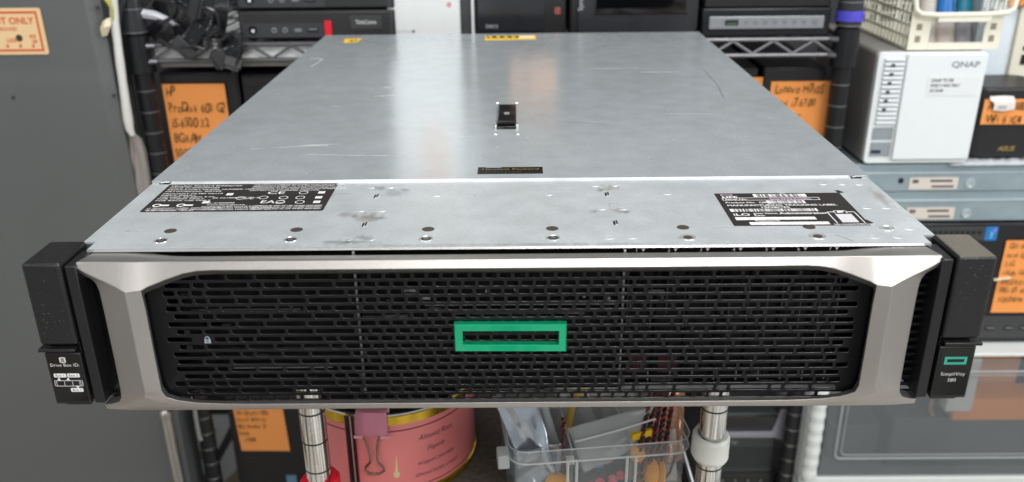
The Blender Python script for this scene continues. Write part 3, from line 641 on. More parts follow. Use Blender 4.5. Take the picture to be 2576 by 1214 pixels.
# ------------------------------------------------------------------ black wire shelving unit
POST_M = mat('black_coated_post', '#1d1e20', 0.3, 0.2, var=0.15)
GROOVE = mat('worn_groove', '#8c8e90', 0.3, 0.7)
SHV = thing('wire_shelving', 'black wire shelving unit with grooved round posts and zigzag shelf edge', 'shelving', (-26, 980, -860))
XL, XR, YF, YB = -481.5, 428.5, 740, 1190
for xp, yp in ((XL, YF), (XR, YF), (XL, YB), (XR, YB)):
    b = MB(); prof = []
    z = -858; 
    while z < 420:
        prof += [(12.6, z, 0), (12.6, z + 25.8, 1), (12.0, z + 26.2, 1), (12.0, z + 27.0, 1), (12.6, z + 27.4, 0)]; z += 28
    b.lathe((xp, yp, 0), prof, 20)
    b.build('post', [POST_M, GROOVE], SHV)
SHELVES = [(66, 46), (-330, -350), (-800, -820)]
for zt, zb in SHELVES:
    b = MB()
    for y in (YF, YB):
        b.tube([(XL + 8, y, zt), (XR - 8, y, zt)], 3.0, 8); b.tube([(XL + 8, y, zb), (XR - 8, y, zb)], 3.0, 8)
        n = 34; pts = [(XL + 16 + (XR - XL - 32) * k / n, y - .5, zt - 2 if k % 2 else zb + 2) for k in range(n + 1)]
        b.tube(pts, 2.4, 6)
    for x in (XL, XR):
        b.tube([(x, YF, zt), (x, YB, zt)], 3, 8); b.tube([(x, YF, zb), (x, YB, zb)], 3, 8)
    b.build('shelf_rim', STEEL_W, SHV)
    b = MB()
    for k in range(36):
        x = XL + 20 + (XR - XL - 40) * k / 35; b.tube([(x, YF, zt + 1), (x, YB, zt + 1)], 1.6, 6)
    for y in (850, 1000, 1120): b.tube([(XL, y, zt - 3), (XR, y, zt - 3)], 2.5, 6)
    b.build('shelf_wires', STEEL_W, SHV)
    for x in (XL, XR):
        b = MB(); b.lathe((x, YF, 0), [(13.5, zt + 14), (15.5, zt + 13), (17.2, zb - 14), (13.2, zb - 15)], 22)
        for z in (zt, zb): b.cyl((x + (12 if x < 0 else -12), YF - 6, z), (x + (22 if x < 0 else -22), YF - 3, z), 4.2, 2.8, n=10, mi=1)
        b.build('corner_collar', [POST_M, STEEL_W], SHV)
for x in (XL, XR):
    b = MB(); b.lathe((x, YF, 0), [(13.2, 82), (16.0, 83, 1), (16.0, 84.5), (15.6, 112, 1), (15.6, 113.4), (15.4, 150), (13, 151)], 22); b.build('post_sleeve', [mat('sleeve_black', '#3a3b3e', .25, .3), GROOVE], SHV)
b = MB(); rr = random.Random(2)
b.grid([[(XR + (17 + rr.uniform(-.4, .5)) * math.cos(a * math.pi / 12), YF + (17 + rr.uniform(-.4, .5)) * math.sin(a * math.pi / 12), z + rr.uniform(-.6, .6)) for a in range(24)] for z in (89, 93, 98, 102)], closed=True)
b.build('tape_band', mat('violet_tape', '#4b46c0', .5), SHV)

def bx_at(px0, py0, px1, py1, y):
    """left, right, bottom, top (mm) of a photo rectangle that stands at depth y"""
    a, c = aty(px0, (py0 + py1) / 2, y), aty(px1, (py0 + py1) / 2, y)
    t, d = aty((px0 + px1) / 2, py0, y), aty((px0 + px1) / 2, py1, y)
    return a.x, c.x, d.z, t.z
SH = 69.5       # top of the shelf wires
RH = random.Random(77)
def hand(b, lines, x, y, ztop, h, lead, mi=1, sx=1.0, tilt=0.0):
    """loose marker writing: every character with its own tilt, size and lift"""
    for i, s_ in enumerate(lines):
        xx = x + RH.uniform(-1, 1.5); slope = RH.uniform(-.03, .03)
        for ch in s_:
            k = h * RH.uniform(.82, 1.2) * (1.12 if ch.isupper() or ch.isdigit() else 1); a = RH.uniform(-.16, .16); w = {'i': .35, 'l': .35, '.': .3, ' ': .55, 'm': 1.05, 'W': 1.2, 'M': 1.15, '-': .5, '1': .5, 'I': .4}.get(ch, .74)
            if ch != ' ':
                ex = Vector((math.cos(a), 0, math.sin(a) + slope)); ez = Vector((-math.sin(a) * .6 + RH.uniform(.0, .14), 0, math.cos(a)))
                b.text(ch, (xx, y, ztop - h - i * lead + RH.uniform(-.09, .09) * h + slope * (xx - x)), ex, ez, k, mi, bold=RH.uniform(-.05, -.01) * h / 8, sx=sx * RH.uniform(.85, 1.15))
            xx += w * h * sx * RH.uniform(.88, 1.02)
def note(parent, x0, x1, z0, z1, y, lines, h, lead, sx=1.0, name='price_note', m=None, skew=0):
    b = MB(); n = 6
    rows = []
    for j in range(n + 1):
        t = j / n; rows.append([(x0 + (x1 - x0) * k / 4 + skew * (1 - t), y - 1.2 - 1.6 * (1 - t) ** 2 * (k / 4), z0 + (z1 - z0) * t) for k in range(5)])
    b.grid(rows, 0); hand(b, lines, x0 + 4, y - 3.1, z1 - 4, h, lead, 1, sx)
    return b.build(name, [m or ORANGE, INK], parent, smooth=False, recalc=False)

# mini computers at the left of the upper shelf
MESH_M = mat('dark_mesh_front', '#2f3032', 0.45, 0.2, var=0.1)
def mini_pc(z0, label, top=False):
    x0, x1 = -351, -150; z1 = z0 + 36.5; y = 748
    t = thing('mini_pc', label, 'mini computer', (x0 + 100, y + 90, z0), 'mini computers stacked on the upper shelf')
    b = MB(); b.box(x0, x1, y, y + 180, z0 + 1.5, z1); b.build('case', mat('charcoal_case', '#2b2c2e', .45, .1, bump=.1), t, bevel=1.2)
    b = MB(); b.box(x0 + 3, x1 - 3, y - 2.4, y - .1, z0 + 3, z1 - 1.5)
    f = b.build('front_plate', mat('charcoal_front', '#36373a', .45), t, bevel=.6)
    b = MB()
    for r in range(4):
        for k in range(54):
            x = x0 + 7 + k * 3.6 + (1.8 if r % 2 else 0)
            if x < x1 - 6 and not (x1 - 58 < x < x1 - 16 and r > 0): b.disk((x, y - 2.5, z1 - 4.5 - r * 3.1), -Y, 1.45, 6)
    for r in range(6):
        for k in range(24):
            x = x0 + 114 + k * 3.6 + (1.8 if r % 2 else 0)
            if x < x1 - 6: b.disk((x, y - 2.5, z1 - 17 - r * 3.0), -Y, 1.4, 6)
    b.build('vent_holes', BLK_M, f, smooth=False)
    b = MB(); b.box(x1 - 57, x1 - 17, y - 3.2, y - 2.6, z1 - 23, z1 - 7, 0); b.text('ThinkCentre', (x1 - 37, y - 3.3, z1 - 17), X, Z, 5.2, 1, align='CENTER', bold=.05, sx=.72); b.build('nameplate', [GREY_D, mat('silver_print', '#d8dadc', .4)], f, smooth=False)
    b = MB(); b.cyl((x0 + 18, y - 2.5, z0 + 13), (x0 + 18, y - 2.9, z0 + 13), 5.6, n=18, mi=0); b.cyl((x0 + 18, y - 3, z0 + 12), (x0 + 18, y - 3.4, z0 + 12), 2.1, n=12, mi=1); b.build('power_button', [BLK_G, WHT_I], f)
    for x in (45, 59):
        b = MB(); b.ring((x0 + x, y - 2.55, z0 + 12.5), -Y, 1.6, 3.6, 16, 0, .5); b.disk((x0 + x, y - 2.6, z0 + 12.5), -Y, 1.6, 12, 1); b.build('audio_jack', [GREY_M, BLK_M], f)
    b = MB(); b.rrect((x0 + 76, y - 2.5, z0 + 12.5), X, Z, 9.5, 4.2, 1.6, (0, -.3, 0), 0); b.build('usb_port', GREY_M, f)
    b = MB(); b.box(x0 + 88, x0 + 102, y - 2.9, y - 2.5, z0 + 9.5, z0 + 15.5, 0); b.box(x0 + 89.5, x0 + 100.5, y - 3.0, y - 2.9, z0 + 12.5, z0 + 14.5, 1); b.build('usb_port', [BLK_M, GREY_M], f)
    if top: return
    b = MB(); b.box(x0 + 111, x0 + 119.5, y - 5.4, y - 2.6, z0 - (0 if top else .3), z0 + 24); b.build('red_tab', RED, f, bevel=.4)
mini_pc(SH + .5, 'black mini computer with red tab and round power button, directly on the wire shelf')
mini_pc(SH + 38.2, 'black mini computer lying on top of another mini computer, cut by the photo edge', True)
# white storage box, dark strip at its side
x0, x1, _, _ = bx_at(974, 0, 1158, 90, 752)
WB = thing('network_drive', 'tall plain white storage box with dark grey side strip, right of the mini computers', 'storage device', ((x0 + x1) / 2, 800, SH))
b = MB(); b.box(x0, x1, 752, 950, SH, 330); b.build('front_cover', WHT, WB, bevel=2.5)
b = MB(); b.box(x1 + .4, x1 + 13.5, 756, 950, SH, 326); b.build('side_strip', GREY_D, WB, bevel=.8)
b = MB(); b.box(x1 + 14, x1 + 18, 753, 950, SH, 328); b.build('edge_trim', WHT, WB, bevel=.8)
b = MB(); b.text('BUFFALO', (x0 + 12, 751.8, SH + 7.5), X, Z, 3, 0, sx=1.1); b.disk((x0 + 33, 751.8, SH + 9), -Y, 1.9, 12, 1); b.ring((x1 - 14, 751.7, SH + 42), -Y, 2.1, 3.0, 14, 2); b.disk((x1 - 14, 751.75, SH + 42), -Y, 1.2, 10, 2)
b.build('front_marks', [mat('pale_grey_print', '#a9b0b4', .5), mat('dark_print', '#3d5560', .5), mat('red_print', '#d0432f', .5)], WB, smooth=False)
note(WB, x0 + 34, x1 - 22, 250, 300, 751, ['White NAS', '2 bay'], 9, 15, name='price_note')
# black two-bay box
x0, x1, _, _ = bx_at(1196, 0, 1424, 80, 750)
NB = thing('storage_box', 'glossy black two-bay storage box with two coloured buttons at its right', 'storage device', ((x0 + x1) / 2, 840, SH))
b = MB(); b.box(x0, x1, 752, 960, SH, 236); b.build('case', BLK, NB, bevel=2)
b = MB(); b.rrect(((x0 + x1 - 24) / 2, 751.9, SH + 84), X, Z, x1 - x0 - 30, 152, 5, (0, -3, 0)); b.build('front_door', mat('smoked_black_cover', '#26272c', .16), NB, bevel=.8)
b = MB(); b.text('DS213', (x0 + 13, 748.7, SH + 13), X, Z, 4.2, 0, bold=.05); b.build('model_print', mat('grey_white_print', '#aeb0b4', .5), NB, smooth=False)
for z, c in ((SH + 55, '#1f6f74'), (SH + 33, '#8a4a40')):
    b = MB(); b.rrect((x1 - 11, 751.9, z), X, Z, 8, 9, 2, (0, -1.2, 0)); b.build('button', mat('button_' + c[1:4], c, .3), NB, bevel=.4)
note(NB, x0 + 45, x0 + 105, 146, 196, 748.8, ['2 bay NAS', 'DS213', '2TB'], 8, 14, m=mat('faded_peach_paper', '#dba57e', .85, var=.06, scale=15))
# black NAS with drawer panel
x0, x1, _, _ = bx_at(1432, 0, 1762, 80, 750)
NS = thing('storage_tower', 'wide black storage tower with recessed glossy drawer panel and vertical lettering', 'storage device', ((x0 + x1) / 2, 840, SH))
b = MB(); b.box(x0, x1 - 4, 752, 980, SH, 250); b.build('case', BLK, NS, bevel=3)
b = MB(); b.rrect(((x0 + x1) / 2 + 4, 751.9, SH + 88), X, Z, x1 - x0 - 14, 166, 6, (0, -2, 0)); b.build('front_frame', mat('black_front_frame', '#2a2b2f', .3), NS, bevel=1)
xa, xb = x0 + 34, x1 - 20; z = SH + 29
b = MB(); b.grid([[(xa - 3, 749.5, z - 1), (xb + 4, 749.5, z - 1)], [(xa, 748, z + 1), (xb, 748, z + 1)], [(xa, 744, z + 19), (xb, 744, z + 19)], [(xa + 4, 743, z + 23), (xb - 3, 743, z + 23)], [(xa + 4, 749, z + 26), (xb - 3, 749, z + 26)]])
b.build('drawer_front', mat('glossy_black_drawer', '#0f1013', .1), NS)
b = MB(); b.tube([(xa + 3, 742.8, z + 22.5), (xb - 3, 742.8, z + 22.5)], 1.3, 8); b.build('drawer_edge', mat('grey_drawer_edge', '#8a8c8e', .3, .4), NS)
for k in range(1, 4):
    b = MB(); b.box(xa, xb, 746.5, 749, z + 28 + 32 * (k - 1), z + 56 + 32 * (k - 1)); b.build('drawer_front', BLK_G, NS, bevel=1.5)
b = MB(); b.text('Synology', (x0 + 17, 749.7, z + 4), Z, -X, 6.2, 0, bold=.08, sx=1.1); b.build('lettering', mat('silver_lettering', '#a8abb0', .4), NS, smooth=False)
# black machine with the silver control strip, grained box on top
x0, x1, z0, z1 = bx_at(1767, 22, 2106, 97, 738)
PJ = thing('disc_duplicator', 'black machine with a silver control strip of small buttons, left of the right post', 'machine', ((x0 + x1) / 2, 820, SH))
b = MB(); b.box(x0, x1 - 8, 741, 900, SH, z1); b.build('case', mat('navy_black_case', '#15161b', .3), PJ, bevel=2)
sx0, sx1, sz0, sz1 = bx_at(1784, 42, 2073, 73, 736)
b = MB(); b.rrect(((sx0 + sx1) / 2, 740.8, (sz0 + sz1) / 2), X, Z, sx1 - sx0, sz1 - sz0, 1.5, (0, -5, 0)); STRIP = b.build('control_strip', mat('silver_strip', '#9a9da2', .3, .5), PJ, bevel=.8)
b = MB(); b.box(sx0 + 20, sx0 + 37, 735.2, 735.7, sz0 + 4.5, sz1 - 4, 0); b.box(sx0 + 22, sx0 + 35, 735, 735.2, sz0 + 5.5, sz0 + 8, 1); b.build('usb_port', [BLK_M, mat('green_pcb', '#3d5a4a', .5)], STRIP)
for k in range(8):
    b = MB(); xx = sx0 + 47 + k * 12.3; b.cyl((xx, 735.7, sz0 + 8.5), (xx, 734.9, sz0 + 8.5), 2.4 if k else 1.6, n=14); b.build('button', GREY_M, STRIP)
b = MB(); b.cyl((sx1 - 11, 735.7, sz0 + 8.5), (sx1 - 11, 734.7, sz0 + 8.5), 3.1, n=16); b.build('power_button', GREY_M, STRIP)
GB = thing('amplifier_box', 'black box with grained leather-like front lying on the black machine with silver strip', 'box', ((x0 + x1) / 2, 820, z1))
b = MB(); b.box(x0 + 2, x1 - 9, 744, 900, z1 + .4, 260); b.build('case', BLK_T, GB, bevel=2)

# black cables heaped at the left end of the upper shelf
CAB_BLK = mat('black_cable_rubber', '#232427', 0.2, var=0.15)
CON_M = mat('dark_connector', '#343538', 0.35, var=0.1)
rc = random.Random(21)
def ribbon(name, label, pts, w, n, mats, con=None, csize=(13, 8, 9)):
    """flat bundle of n parallel strands following pts (photo px, py, depth)"""
    P_ = [aty(px, py, y) for px, py, y in pts]
    Q = []
    for i in range(len(P_) - 1):
        for k in range(5):
            t = k / 5; p0 = P_[max(i - 1, 0)]; p1 = P_[i]; p2 = P_[i + 1]; p3 = P_[min(i + 2, len(P_) - 1)]
            Q.append(.5 * ((2 * p1) + (p2 - p0) * t + (2 * p0 - 5 * p1 + 4 * p2 - p3) * t * t + (3 * p1 - p0 - 3 * p2 + p3) * t ** 3))
    Q.append(P_[-1])
    t_ = thing(name, label, 'cable', (P_[len(P_) // 2].x, P_[0].y, SH), 'black cables heaped on the upper shelf')
    b = MB()
    for s_ in range(n):
        path = []
        for i, q in enumerate(Q):
            tn = (Q[min(i + 1, len(Q) - 1)] - Q[max(i - 1, 0)]).normalized(); sd = tn.cross(Vector((0, 1, .2))).normalized()
            path.append(q + sd * (s_ - (n - 1) / 2) * w + Vector((0, rc.uniform(-.3, .3), 0)))
        b.tube(path, w * .55, 7)
    b.build('strands', mats, t_)
    if con:
        for end in con:
            q = Q[-1] if end else Q[0]; d_ = (Q[-1] - Q[-2] if end else Q[0] - Q[1]).normalized(); sd = d_.cross(Vector((0, 1, .2))).normalized(); up_ = sd.cross(d_)
            b = MB(); cw, cl, ct = csize
            b.obox(q - sd * cw - up_ * ct / 2 - d_ * 2, sd * cw * 2, d_ * cl, up_ * ct); b.obox(q - sd * cw * .8 - up_ * ct * .35 + d_ * (cl - 1.9), sd * cw * 1.6, d_ * 4, up_ * ct * .7)
            b.build('connector', CON_M, t_, bevel=.8)
    return t_
ribbon('power_cable', 'flat black cable with wide pale-lit connector pointing down left', [(520, 38, 735), (505, 60, 728), (485, 95, 724), (470, 112, 722)], 3.1, 6, CAB_BLK, (1,), (15, 13, 10))
ribbon('power_cable', 'black ribbed cable ending in square grey plug over the shelf edge', [(640, 78, 760), (610, 112, 738), (590, 128, 726), (566, 142, 722)], 2.9, 5, CAB_BLK, (1,), (12, 16, 12))
ribbon('power_cable', 'black ribbed cable whose dark plug hangs through the zigzag edge', [(545, 108, 742), (575, 98, 730), (596, 118, 724), (590, 150, 720)], 3.0, 5, CAB_BLK, (1,), (11, 12, 10))
ribbon('power_cable', 'ribbed cable loop curling beside the left post', [(378, 90, 745), (405, 66, 728), (420, 84, 726), (400, 104, 735)], 3.0, 6, CAB_BLK)
ribbon('power_cable', 'ribbed cable bend rising above the wide connector', [(385, 15, 750), (428, 28, 730), (460, 55, 728), (430, 90, 740)], 3.0, 6, CAB_BLK)
ribbon('power_cable', 'ribbed cable bundle standing upright beside the mini computers', [(560, -30, 745), (556, 20, 732), (553, 55, 735), (548, 85, 752)], 3.1, 6, CAB_BLK)
ribbon('power_cable', 'ribbed cable running flat under the square grey plug', [(470, 128, 740), (505, 108, 730), (545, 112, 730), (575, 105, 742)], 2.8, 5, CAB_BLK)
ribbon('power_cable', 'thin ribbed cable curl in the middle of the cable heap', [(500, 70, 742), (515, 92, 730), (535, 80, 733), (548, 48, 745)], 2.4, 5, CAB_BLK)
ribbon('power_cable', 'black cable with grey block plug at the top of the heap', [(430, -25, 735), (450, -8, 728), (470, 4, 724), (485, 12, 722)], 3.2, 6, CAB_BLK, (1,), (17, 12, 10))
for k, (pts, lab) in enumerate((([(365, 20, 728), (400, -10, 724), (440, 10, 722), (430, 45, 724), (395, 60, 726)], 'thin round black cable loop nearest the left post'), ([(470, 50, 722), (500, 20, 720), (540, 30, 722), (550, 70, 724), (520, 95, 722)], 'thin round black cable loop in the middle of the heap'), ([(560, 100, 720), (590, 80, 720), (604, 110, 718), (600, 145, 716), (592, 172, 716), (586, 186, 718)], 'thin black cable loop hanging below the zigzag shelf edge'), ([(400, 100, 722), (440, 120, 718), (480, 116, 716), (520, 126, 718)], 'thin black cable lying along the shelf rim'))):
    P_ = [aty(*q) for q in pts]; b = MB(); Q = []
    for i in range(len(P_) - 1):
        for q in range(6):
            t_ = q / 6; p0 = P_[max(i - 1, 0)]; p1 = P_[i]; p2 = P_[i + 1]; p3 = P_[min(i + 2, len(P_) - 1)]
            Q.append(.5 * ((2 * p1) + (p2 - p0) * t_ + (2 * p0 - 5 * p1 + 4 * p2 - p3) * t_ * t_ + (3 * p1 - p0 - 3 * p2 + p3) * t_ ** 3))
    b.tube(Q, 2.3, 8); tag(b.build('thin_cable', CAB_BLK), lab, 'cable', 'black cables heaped on the upper shelf')
t = thing('plastic_bag', 'shiny white plastic strip among the black cables beside the left post', 'plastic bag', aty(420, 50, 738)); b = MB()
q = [aty(px, py, yy) for px, py, yy in ((348, 22, 738), (390, 28, 733), (430, 46, 732), (475, 66, 736))]
q2 = [aty(px, py, yy) for px, py, yy in ((350, 44, 735), (390, 50, 730), (425, 64, 730), (468, 72, 735))]
b.grid([q, [(u + v) / 2 + Vector((0, -4, 0)) for u, v in zip(q, q2)], q2]); b.build('sheet', mat('white_film', '#d9dae4', .2), t)
# white board under the shelf, left
p = aty(385, 124, 748); p2_ = aty(385, 170, 748)
b = MB(); b.box(p.x, p.x + 420, 751, 1100, p2_.z + 9, p.z, 0); b.box(p.x + 6, p.x + 420, 748, 1100, p2_.z, p2_.z + 8, 1)
tag(b.build('foam_board', [WHT, mat('grey_board_edge', '#8f8d88', .6)], bevel=1), 'white board pushed in just beneath the upper wire shelf', 'board')

# desktop computers on the hidden middle shelf
def tower(name, label, x0, x1, y, z0, z1, depth=330, m=None, ridges=True):
    t = thing(name, label, 'computer', ((x0 + x1) / 2, y + depth / 2, z0), None)
    b = MB(); b.box(x0, x1, y, y + depth, z0, z1); b.build('case', m or BLK, t, bevel=2)
    b = MB(); b.box(x0 + 2, x1 - 2, y - 3, y - .1, z0 + 4, z1 - 3)
    if ridges:
        for k in range(int((z1 - z0 - 20) / 7)): b.box(x0 + 4, x0 + (x1 - x0) * .3, y - 4.2, y - 3.1, z0 + 10 + k * 7, z0 + 13 + k * 7)
    b.build('front_bezel', BLK, t, bevel=.8); return t
MS = -326
t = tower('desktop_computer', 'black desktop computer carrying the large orange note beside the left post', -470, -365, 760, MS, 27)
xn0, xn1, zn0, zn1 = bx_at(425, 212, 581, 460, 752)
note(t, xn0 + 1, xn1, zn0 - 10, zn1, 754, ['HP', 'ProDesk 600 G2', 'i5-6500 3.2', '8G RAM', '500G HDD'], 11.5, 21, sx=.68, skew=0)
t = tower('desktop_computer', 'black desktop computer with rounded ridged front, right of the noted one', -360, -262, 756, MS, 24)
for k in range(3): pass
b = MB(); b.box(-356, -266, 752.2, 752.9, -10, -6); [b.box(-354, -272, 751.2, 752.8, -22 - k * 7, -19 - k * 7) for k in range(16)]; b.build('front_ribs', mat('ridge_black', '#1b1c1e', .35), t, bevel=.4)
t = tower('desktop_computer', 'black desktop computer with perforated top carrying an orange note, at the right post', 334, 416, 764, MS, 26, ridges=False)
b = MB()
for r in range(3):
    for k in range(16): b.disk((340 + k * 4.8 + (2.4 if r % 2 else 0), 760.8, 21 - r * 4), -Y, 1.7, 6)
b.build('vent_holes', BLK_M, t, smooth=False)
xn0, xn1, zn0, zn1 = bx_at(1934, 206, 2084, 350, 758)
note(t, xn0, xn1 - 1, zn0 - 12, zn1, 761, ['Lenovo M710S', 'Intel i7-6700', '      16G'], 10.5, 19.5, sx=.72)
t = tower('desktop_computer', 'black desktop computer with an orange note mostly hidden behind the server lid edge', 240, 328, 770, MS, 24, ridges=False)
xn0, xn1, zn0, zn1 = bx_at(1780, 196, 1931, 330, 765)
note(t, xn0, xn1, zn0, zn1, 767, ['Dell'], 10, 18)

# white cable, sleeve and tag at the left post
b = MB(); P_ = [aty(px, py, 712) for px, py in ((281, -40), (286, 10), (289, 60), (296, 110), (302, 160), (309, 210), (316, 260), (322, 300), (326, 325), (334, 342))]
b.tube(P_, [5.2, 5.2, 5.4, 5.0, 5.6, 5.2, 5.8, 6.4, 5.4, 3.5], 12)
tag(b.build('white_cable', mat('white_cable_sheath', '#d9d9d6', .35)), 'thick white cable hanging beside the grey cabinet edge', 'cable')
b = MB(); rows = []
for i, (pxl, pxr, py) in enumerate(((331, 340, 338), (322, 356, 352), (317, 366, 380), (316, 374, 430), (314, 380, 480), (312, 392, 560), (318, 398, 640))):
    row = []
    for k in range(13):
        t_ = k / 12; p = aty(pxl + (pxr - pxl) * t_, py, 728); p.y += -9 * math.sin(math.pi * t_) + 1.8 * math.sin(k * 2.1 + i * .5); row.append(p)
    rows.append(row)
b.grid(rows)
o = b.build('cloth_sleeve', mat('grey_pink_cloth', '#97908c', .7, var=.08, scale=20)); tag(o, 'pale grey pink cloth sleeve hanging under the white cable', 'cloth')
md = o.modifiers.new('thick', 'SOLIDIFY'); md.thickness = .001
b = MB(); P_ = [aty(px, py, 716) for px, py in ((312, -20), (300, 60), (298, 150), (297, 240), (300, 300))]
b.tube(P_, 3.2, 8); tag(b.build('dark_cable', CAB_BLK), 'thin dark cable hanging just left of the white cable', 'cable')
t = thing('paper_tag', 'crumpled yellow and cream paper tag tied to the white cable near the top', 'tag', aty(268, 60, 708))
def leafy(b, pts, mi):
    for i in range(len(pts) - 1):
        (a0, a1, ya), (c0, c1, yc) = pts[i], pts[i + 1]; b.face([a0, c0, c1, a1], mi)
b = MB(); L_ = [aty(*q) for q in ((252, -5, 704), (262, 2, 700), (278, 20, 703), (286, 50, 706))]; R_ = [aty(*q) for q in ((258, -12, 706), (276, 0, 703), (286, 22, 705), (288, 48, 707))]
b.grid([L_, [(u + v) / 2 + Vector((0, -5, 1)) for u, v in zip(L_, R_)], R_]); b.build('yellow_strip', mat('yellow_green_paper', '#bdbb54', .7), t)
b = MB(); L_ = [aty(*q) for q in ((258, 55, 704), (252, 72, 700), (256, 92, 703))]; R_ = [aty(*q) for q in ((280, 42, 706), (279, 66, 702), (270, 90, 705))]
b.grid([L_, [(u + v) / 2 + Vector((0, -5, 0)) for u, v in zip(L_, R_)], R_]); b.build('cream_strip', mat('cream_paper', '#e2d9ba', .7), t)

# ------------------------------------------------------------------ right-hand stack: drawers, computer, two flat servers, storage tower, basket, router
# white drawer unit on the floor
DU = thing('drawer_unit', 'white plastic drawer unit with smoky see-through drawer fronts, bottom right', 'drawer unit', (650, 880, -858))
DWH = mat('white_drawer_plastic', '#d5dad8', 0.4, var=.04, bump=.1, bscale=40)
SMOKE = mat('smoky_clear_plastic', '#83888b', 0.2, var=.08, scale=9, trans=.70, bump=.2, bscale=18)
b = MB(); xl, xr = 436, 870
for x0, x1 in ((xl, xl + 5), (xr - 5, xr)): b.box(x0, x1, 706, 1050, -858, -378)
b.box(xl, xr, 1046, 1050, -858, -378); b.box(xl, xr, 700, 1050, -380, -374.5)
for z in (-602, -740): b.box(xl, xr, 698, 1050, z - 1, z + 5)
b.box(xl + 5, xr - 5, 696, 706, -602, -588)
f = b.build('frame', DWH, DU, bevel=1.5)
for x in (xl + 12, xr - 12):
    b = MB(); z = -382; rows = []
    while z > -592:
        rows.append((11.8 + .55 * math.sin(z * .30), z)); z -= 3
    b.lathe((x, 702, 0), rows, 16); b.build('ribbed_post', DWH, DU)
for z0, z1 in ((-594, -382), (-734, -608)):
    b = MB(); b.box(xl + 26, xr - 26, 699, 701.5, z0 + 4, z1 - 2)
    dr = b.build('drawer', SMOKE, DU, bevel=.8)
    if z0 > -600:
        b = MB(); zx = -478; hw = (xr - xl) / 2 - 46; cx_ = (xl + xr) / 2
        pts = []
        for (sx, sz, a0) in ((1, 1, 0), (-1, 1, 90), (-1, -1, 180), (1, -1, 270)):
            for k in range(6):
                a = math.radians(a0 + 18 * k); pts.append((cx_ + sx * (hw - 9) + 9 * math.cos(a), 697.8, zx + sz * (66) + 9 * math.sin(a)))
        b.tube(pts + [pts[0]], 1.6, 6); b.tube([Vector(p) + Vector(((cx_ - p[0]) * .05, .4, (zx - p[2]) * .08)) for p in pts + [pts[0]]], .9, 6)
        b.build('moulded_rim', mat('pale_moulded_rim', '#aab0b1', .3, trans=.25), dr)
    b = MB(); b.box(xl + 30, xr - 30, 704, 1040, z0 + 2, z0 + 6); b.box(xl + 30, xr - 30, 1036, 1040, z0 + 6, z1 - 8); b.build('drawer_tray', mat('grey_tray', '#6f7375', .5, trans=.2), dr)
# things lying in the upper drawers
rd = random.Random(4)
for i, (x, y, z, sx, sy, sz, c, lab) in enumerate((
        (745, 716, -498, 175, 50, 34, '#fb9a3c', 'wide orange carton behind the smoky drawer front at the right edge'),
        (662, 712, -480, 40, 20, 90, '#d8dad6', 'pale paper pack standing behind the smoky drawer front, left of the orange carton'),
        (745, 770, -469, 60, 40, 60, '#f0b98c', 'peach box standing on the orange carton inside the drawer'),
        (700, 820, -469, 120, 40, 84, '#c9cac5', 'large pale box standing at the back of the smoky drawer'))):
    b = MB(); b.rrect((x, y + sy / 2, z), X, Y, sx, sy, 3, (0, 0, sz)); tag(b.build('small_carton', mat('carton_%s' % c[1:4], c, .6, var=.12, scale=20), bevel=.6), lab, 'carton')
b = MB(); b.rrect((690, 790, -588), X, Y, 230, 130, 4, (0, 0, 87)); tag(b.build('parts_box', mat('slate_carton', '#50565a', .6, var=.15, scale=15), bevel=1), 'wide slate grey box under the orange carton in the smoky drawer', 'box')
b = MB(); P_ = [aty(px, py, 735) for px, py in ((2255, 1120), (2300, 1098), (2345, 1078), (2352, 1060), (2340, 1030), (2345, 1005))]
b.tube(P_, 2.6, 8); tag(b.build('orange_cable', mat('orange_cable_sheath', '#c9824a', .5)), 'orange cable bent inside the smoky drawer', 'cable')
b = MB(); b.rrect((530, 790, -588), X, Y, 80, 80, 4, (0, 0, 60)); tag(b.build('parts_box', mat('grey_carton', '#565b5e', .6, var=.15, scale=15), bevel=1), 'dark grey box at the left inside the smoky drawer', 'box')
# black desktop computer with stickers on the drawer unit
x0 = 478; XP = thing('desktop_computer', 'wide black desktop computer with blue sticker and large orange note, under two flat steel servers', 'computer', (640, 900, -374))
b = MB(); b.box(x0, 830, 733, 1040, -374, -186.5); b.build('case', mat('black_desktop_case', '#1a1b1f', .3), XP, bevel=2)
b = MB(); xa, xb, za, zb = bx_at(2300, 572, 2478, 606, 730)
b.box(xa, xb, 729.5, 732.8, za, zb, 0)
for k in range(14):
    px = 2352 + k * 14; p = aty(px, 586, 729)
    if p.x < xb - 4: b.box(p.x - 2.4, p.x + 2.4, 729.1, 729.6, p.z - 2.6, p.z + 2.6, 1)
b.build('vent_panel', [GREY_D, BLK_M], XP)
xa, xb, za, zb = bx_at(2480, 572, 2510, 606, 731)
b = MB(); b.rrect(((xa + xb) / 2, 732.6, (za + zb) / 2), X, Z, xb - xa, zb - za, 1, (0, -.4, 0), 0); b.text('intel', ((xa + xb) / 2 + 2, 732.1, za + 3), Z, -X, 4, 1, bold=.1); b.box(xb - 6, xb - 2, 732.0, 732.2, zb - 9, zb - 2, 2)
b.build('chip_sticker', [mat('blue_sticker', '#1477b8', .3), mat('pale_blue_print', '#9fc4e6', .4), mat('violet_print', '#7b78d8', .4)], XP, smooth=False)
xa, xb, za, zb = bx_at(2512, 605, 2660, 786, 731)
note(XP, xa, xb, za, zb, 732, ['Dell XPS 8940', 'Intel Core i7', '3.1G', 'nVidia GeForce', '512G SSD 32', 'WiFi BT 16G', '512G NvMe'], 7.2, 13.8, sx=.8)
b = MB(); p = aty(2500, 705, 728); b.tube([(p.x, 728.3, p.z), (p.x + 22, 727.6, p.z + 4)], 3.6, 8, flat=.25); b.build('tape_piece', mat('cream_tape', '#dcd2b8', .5), XP)
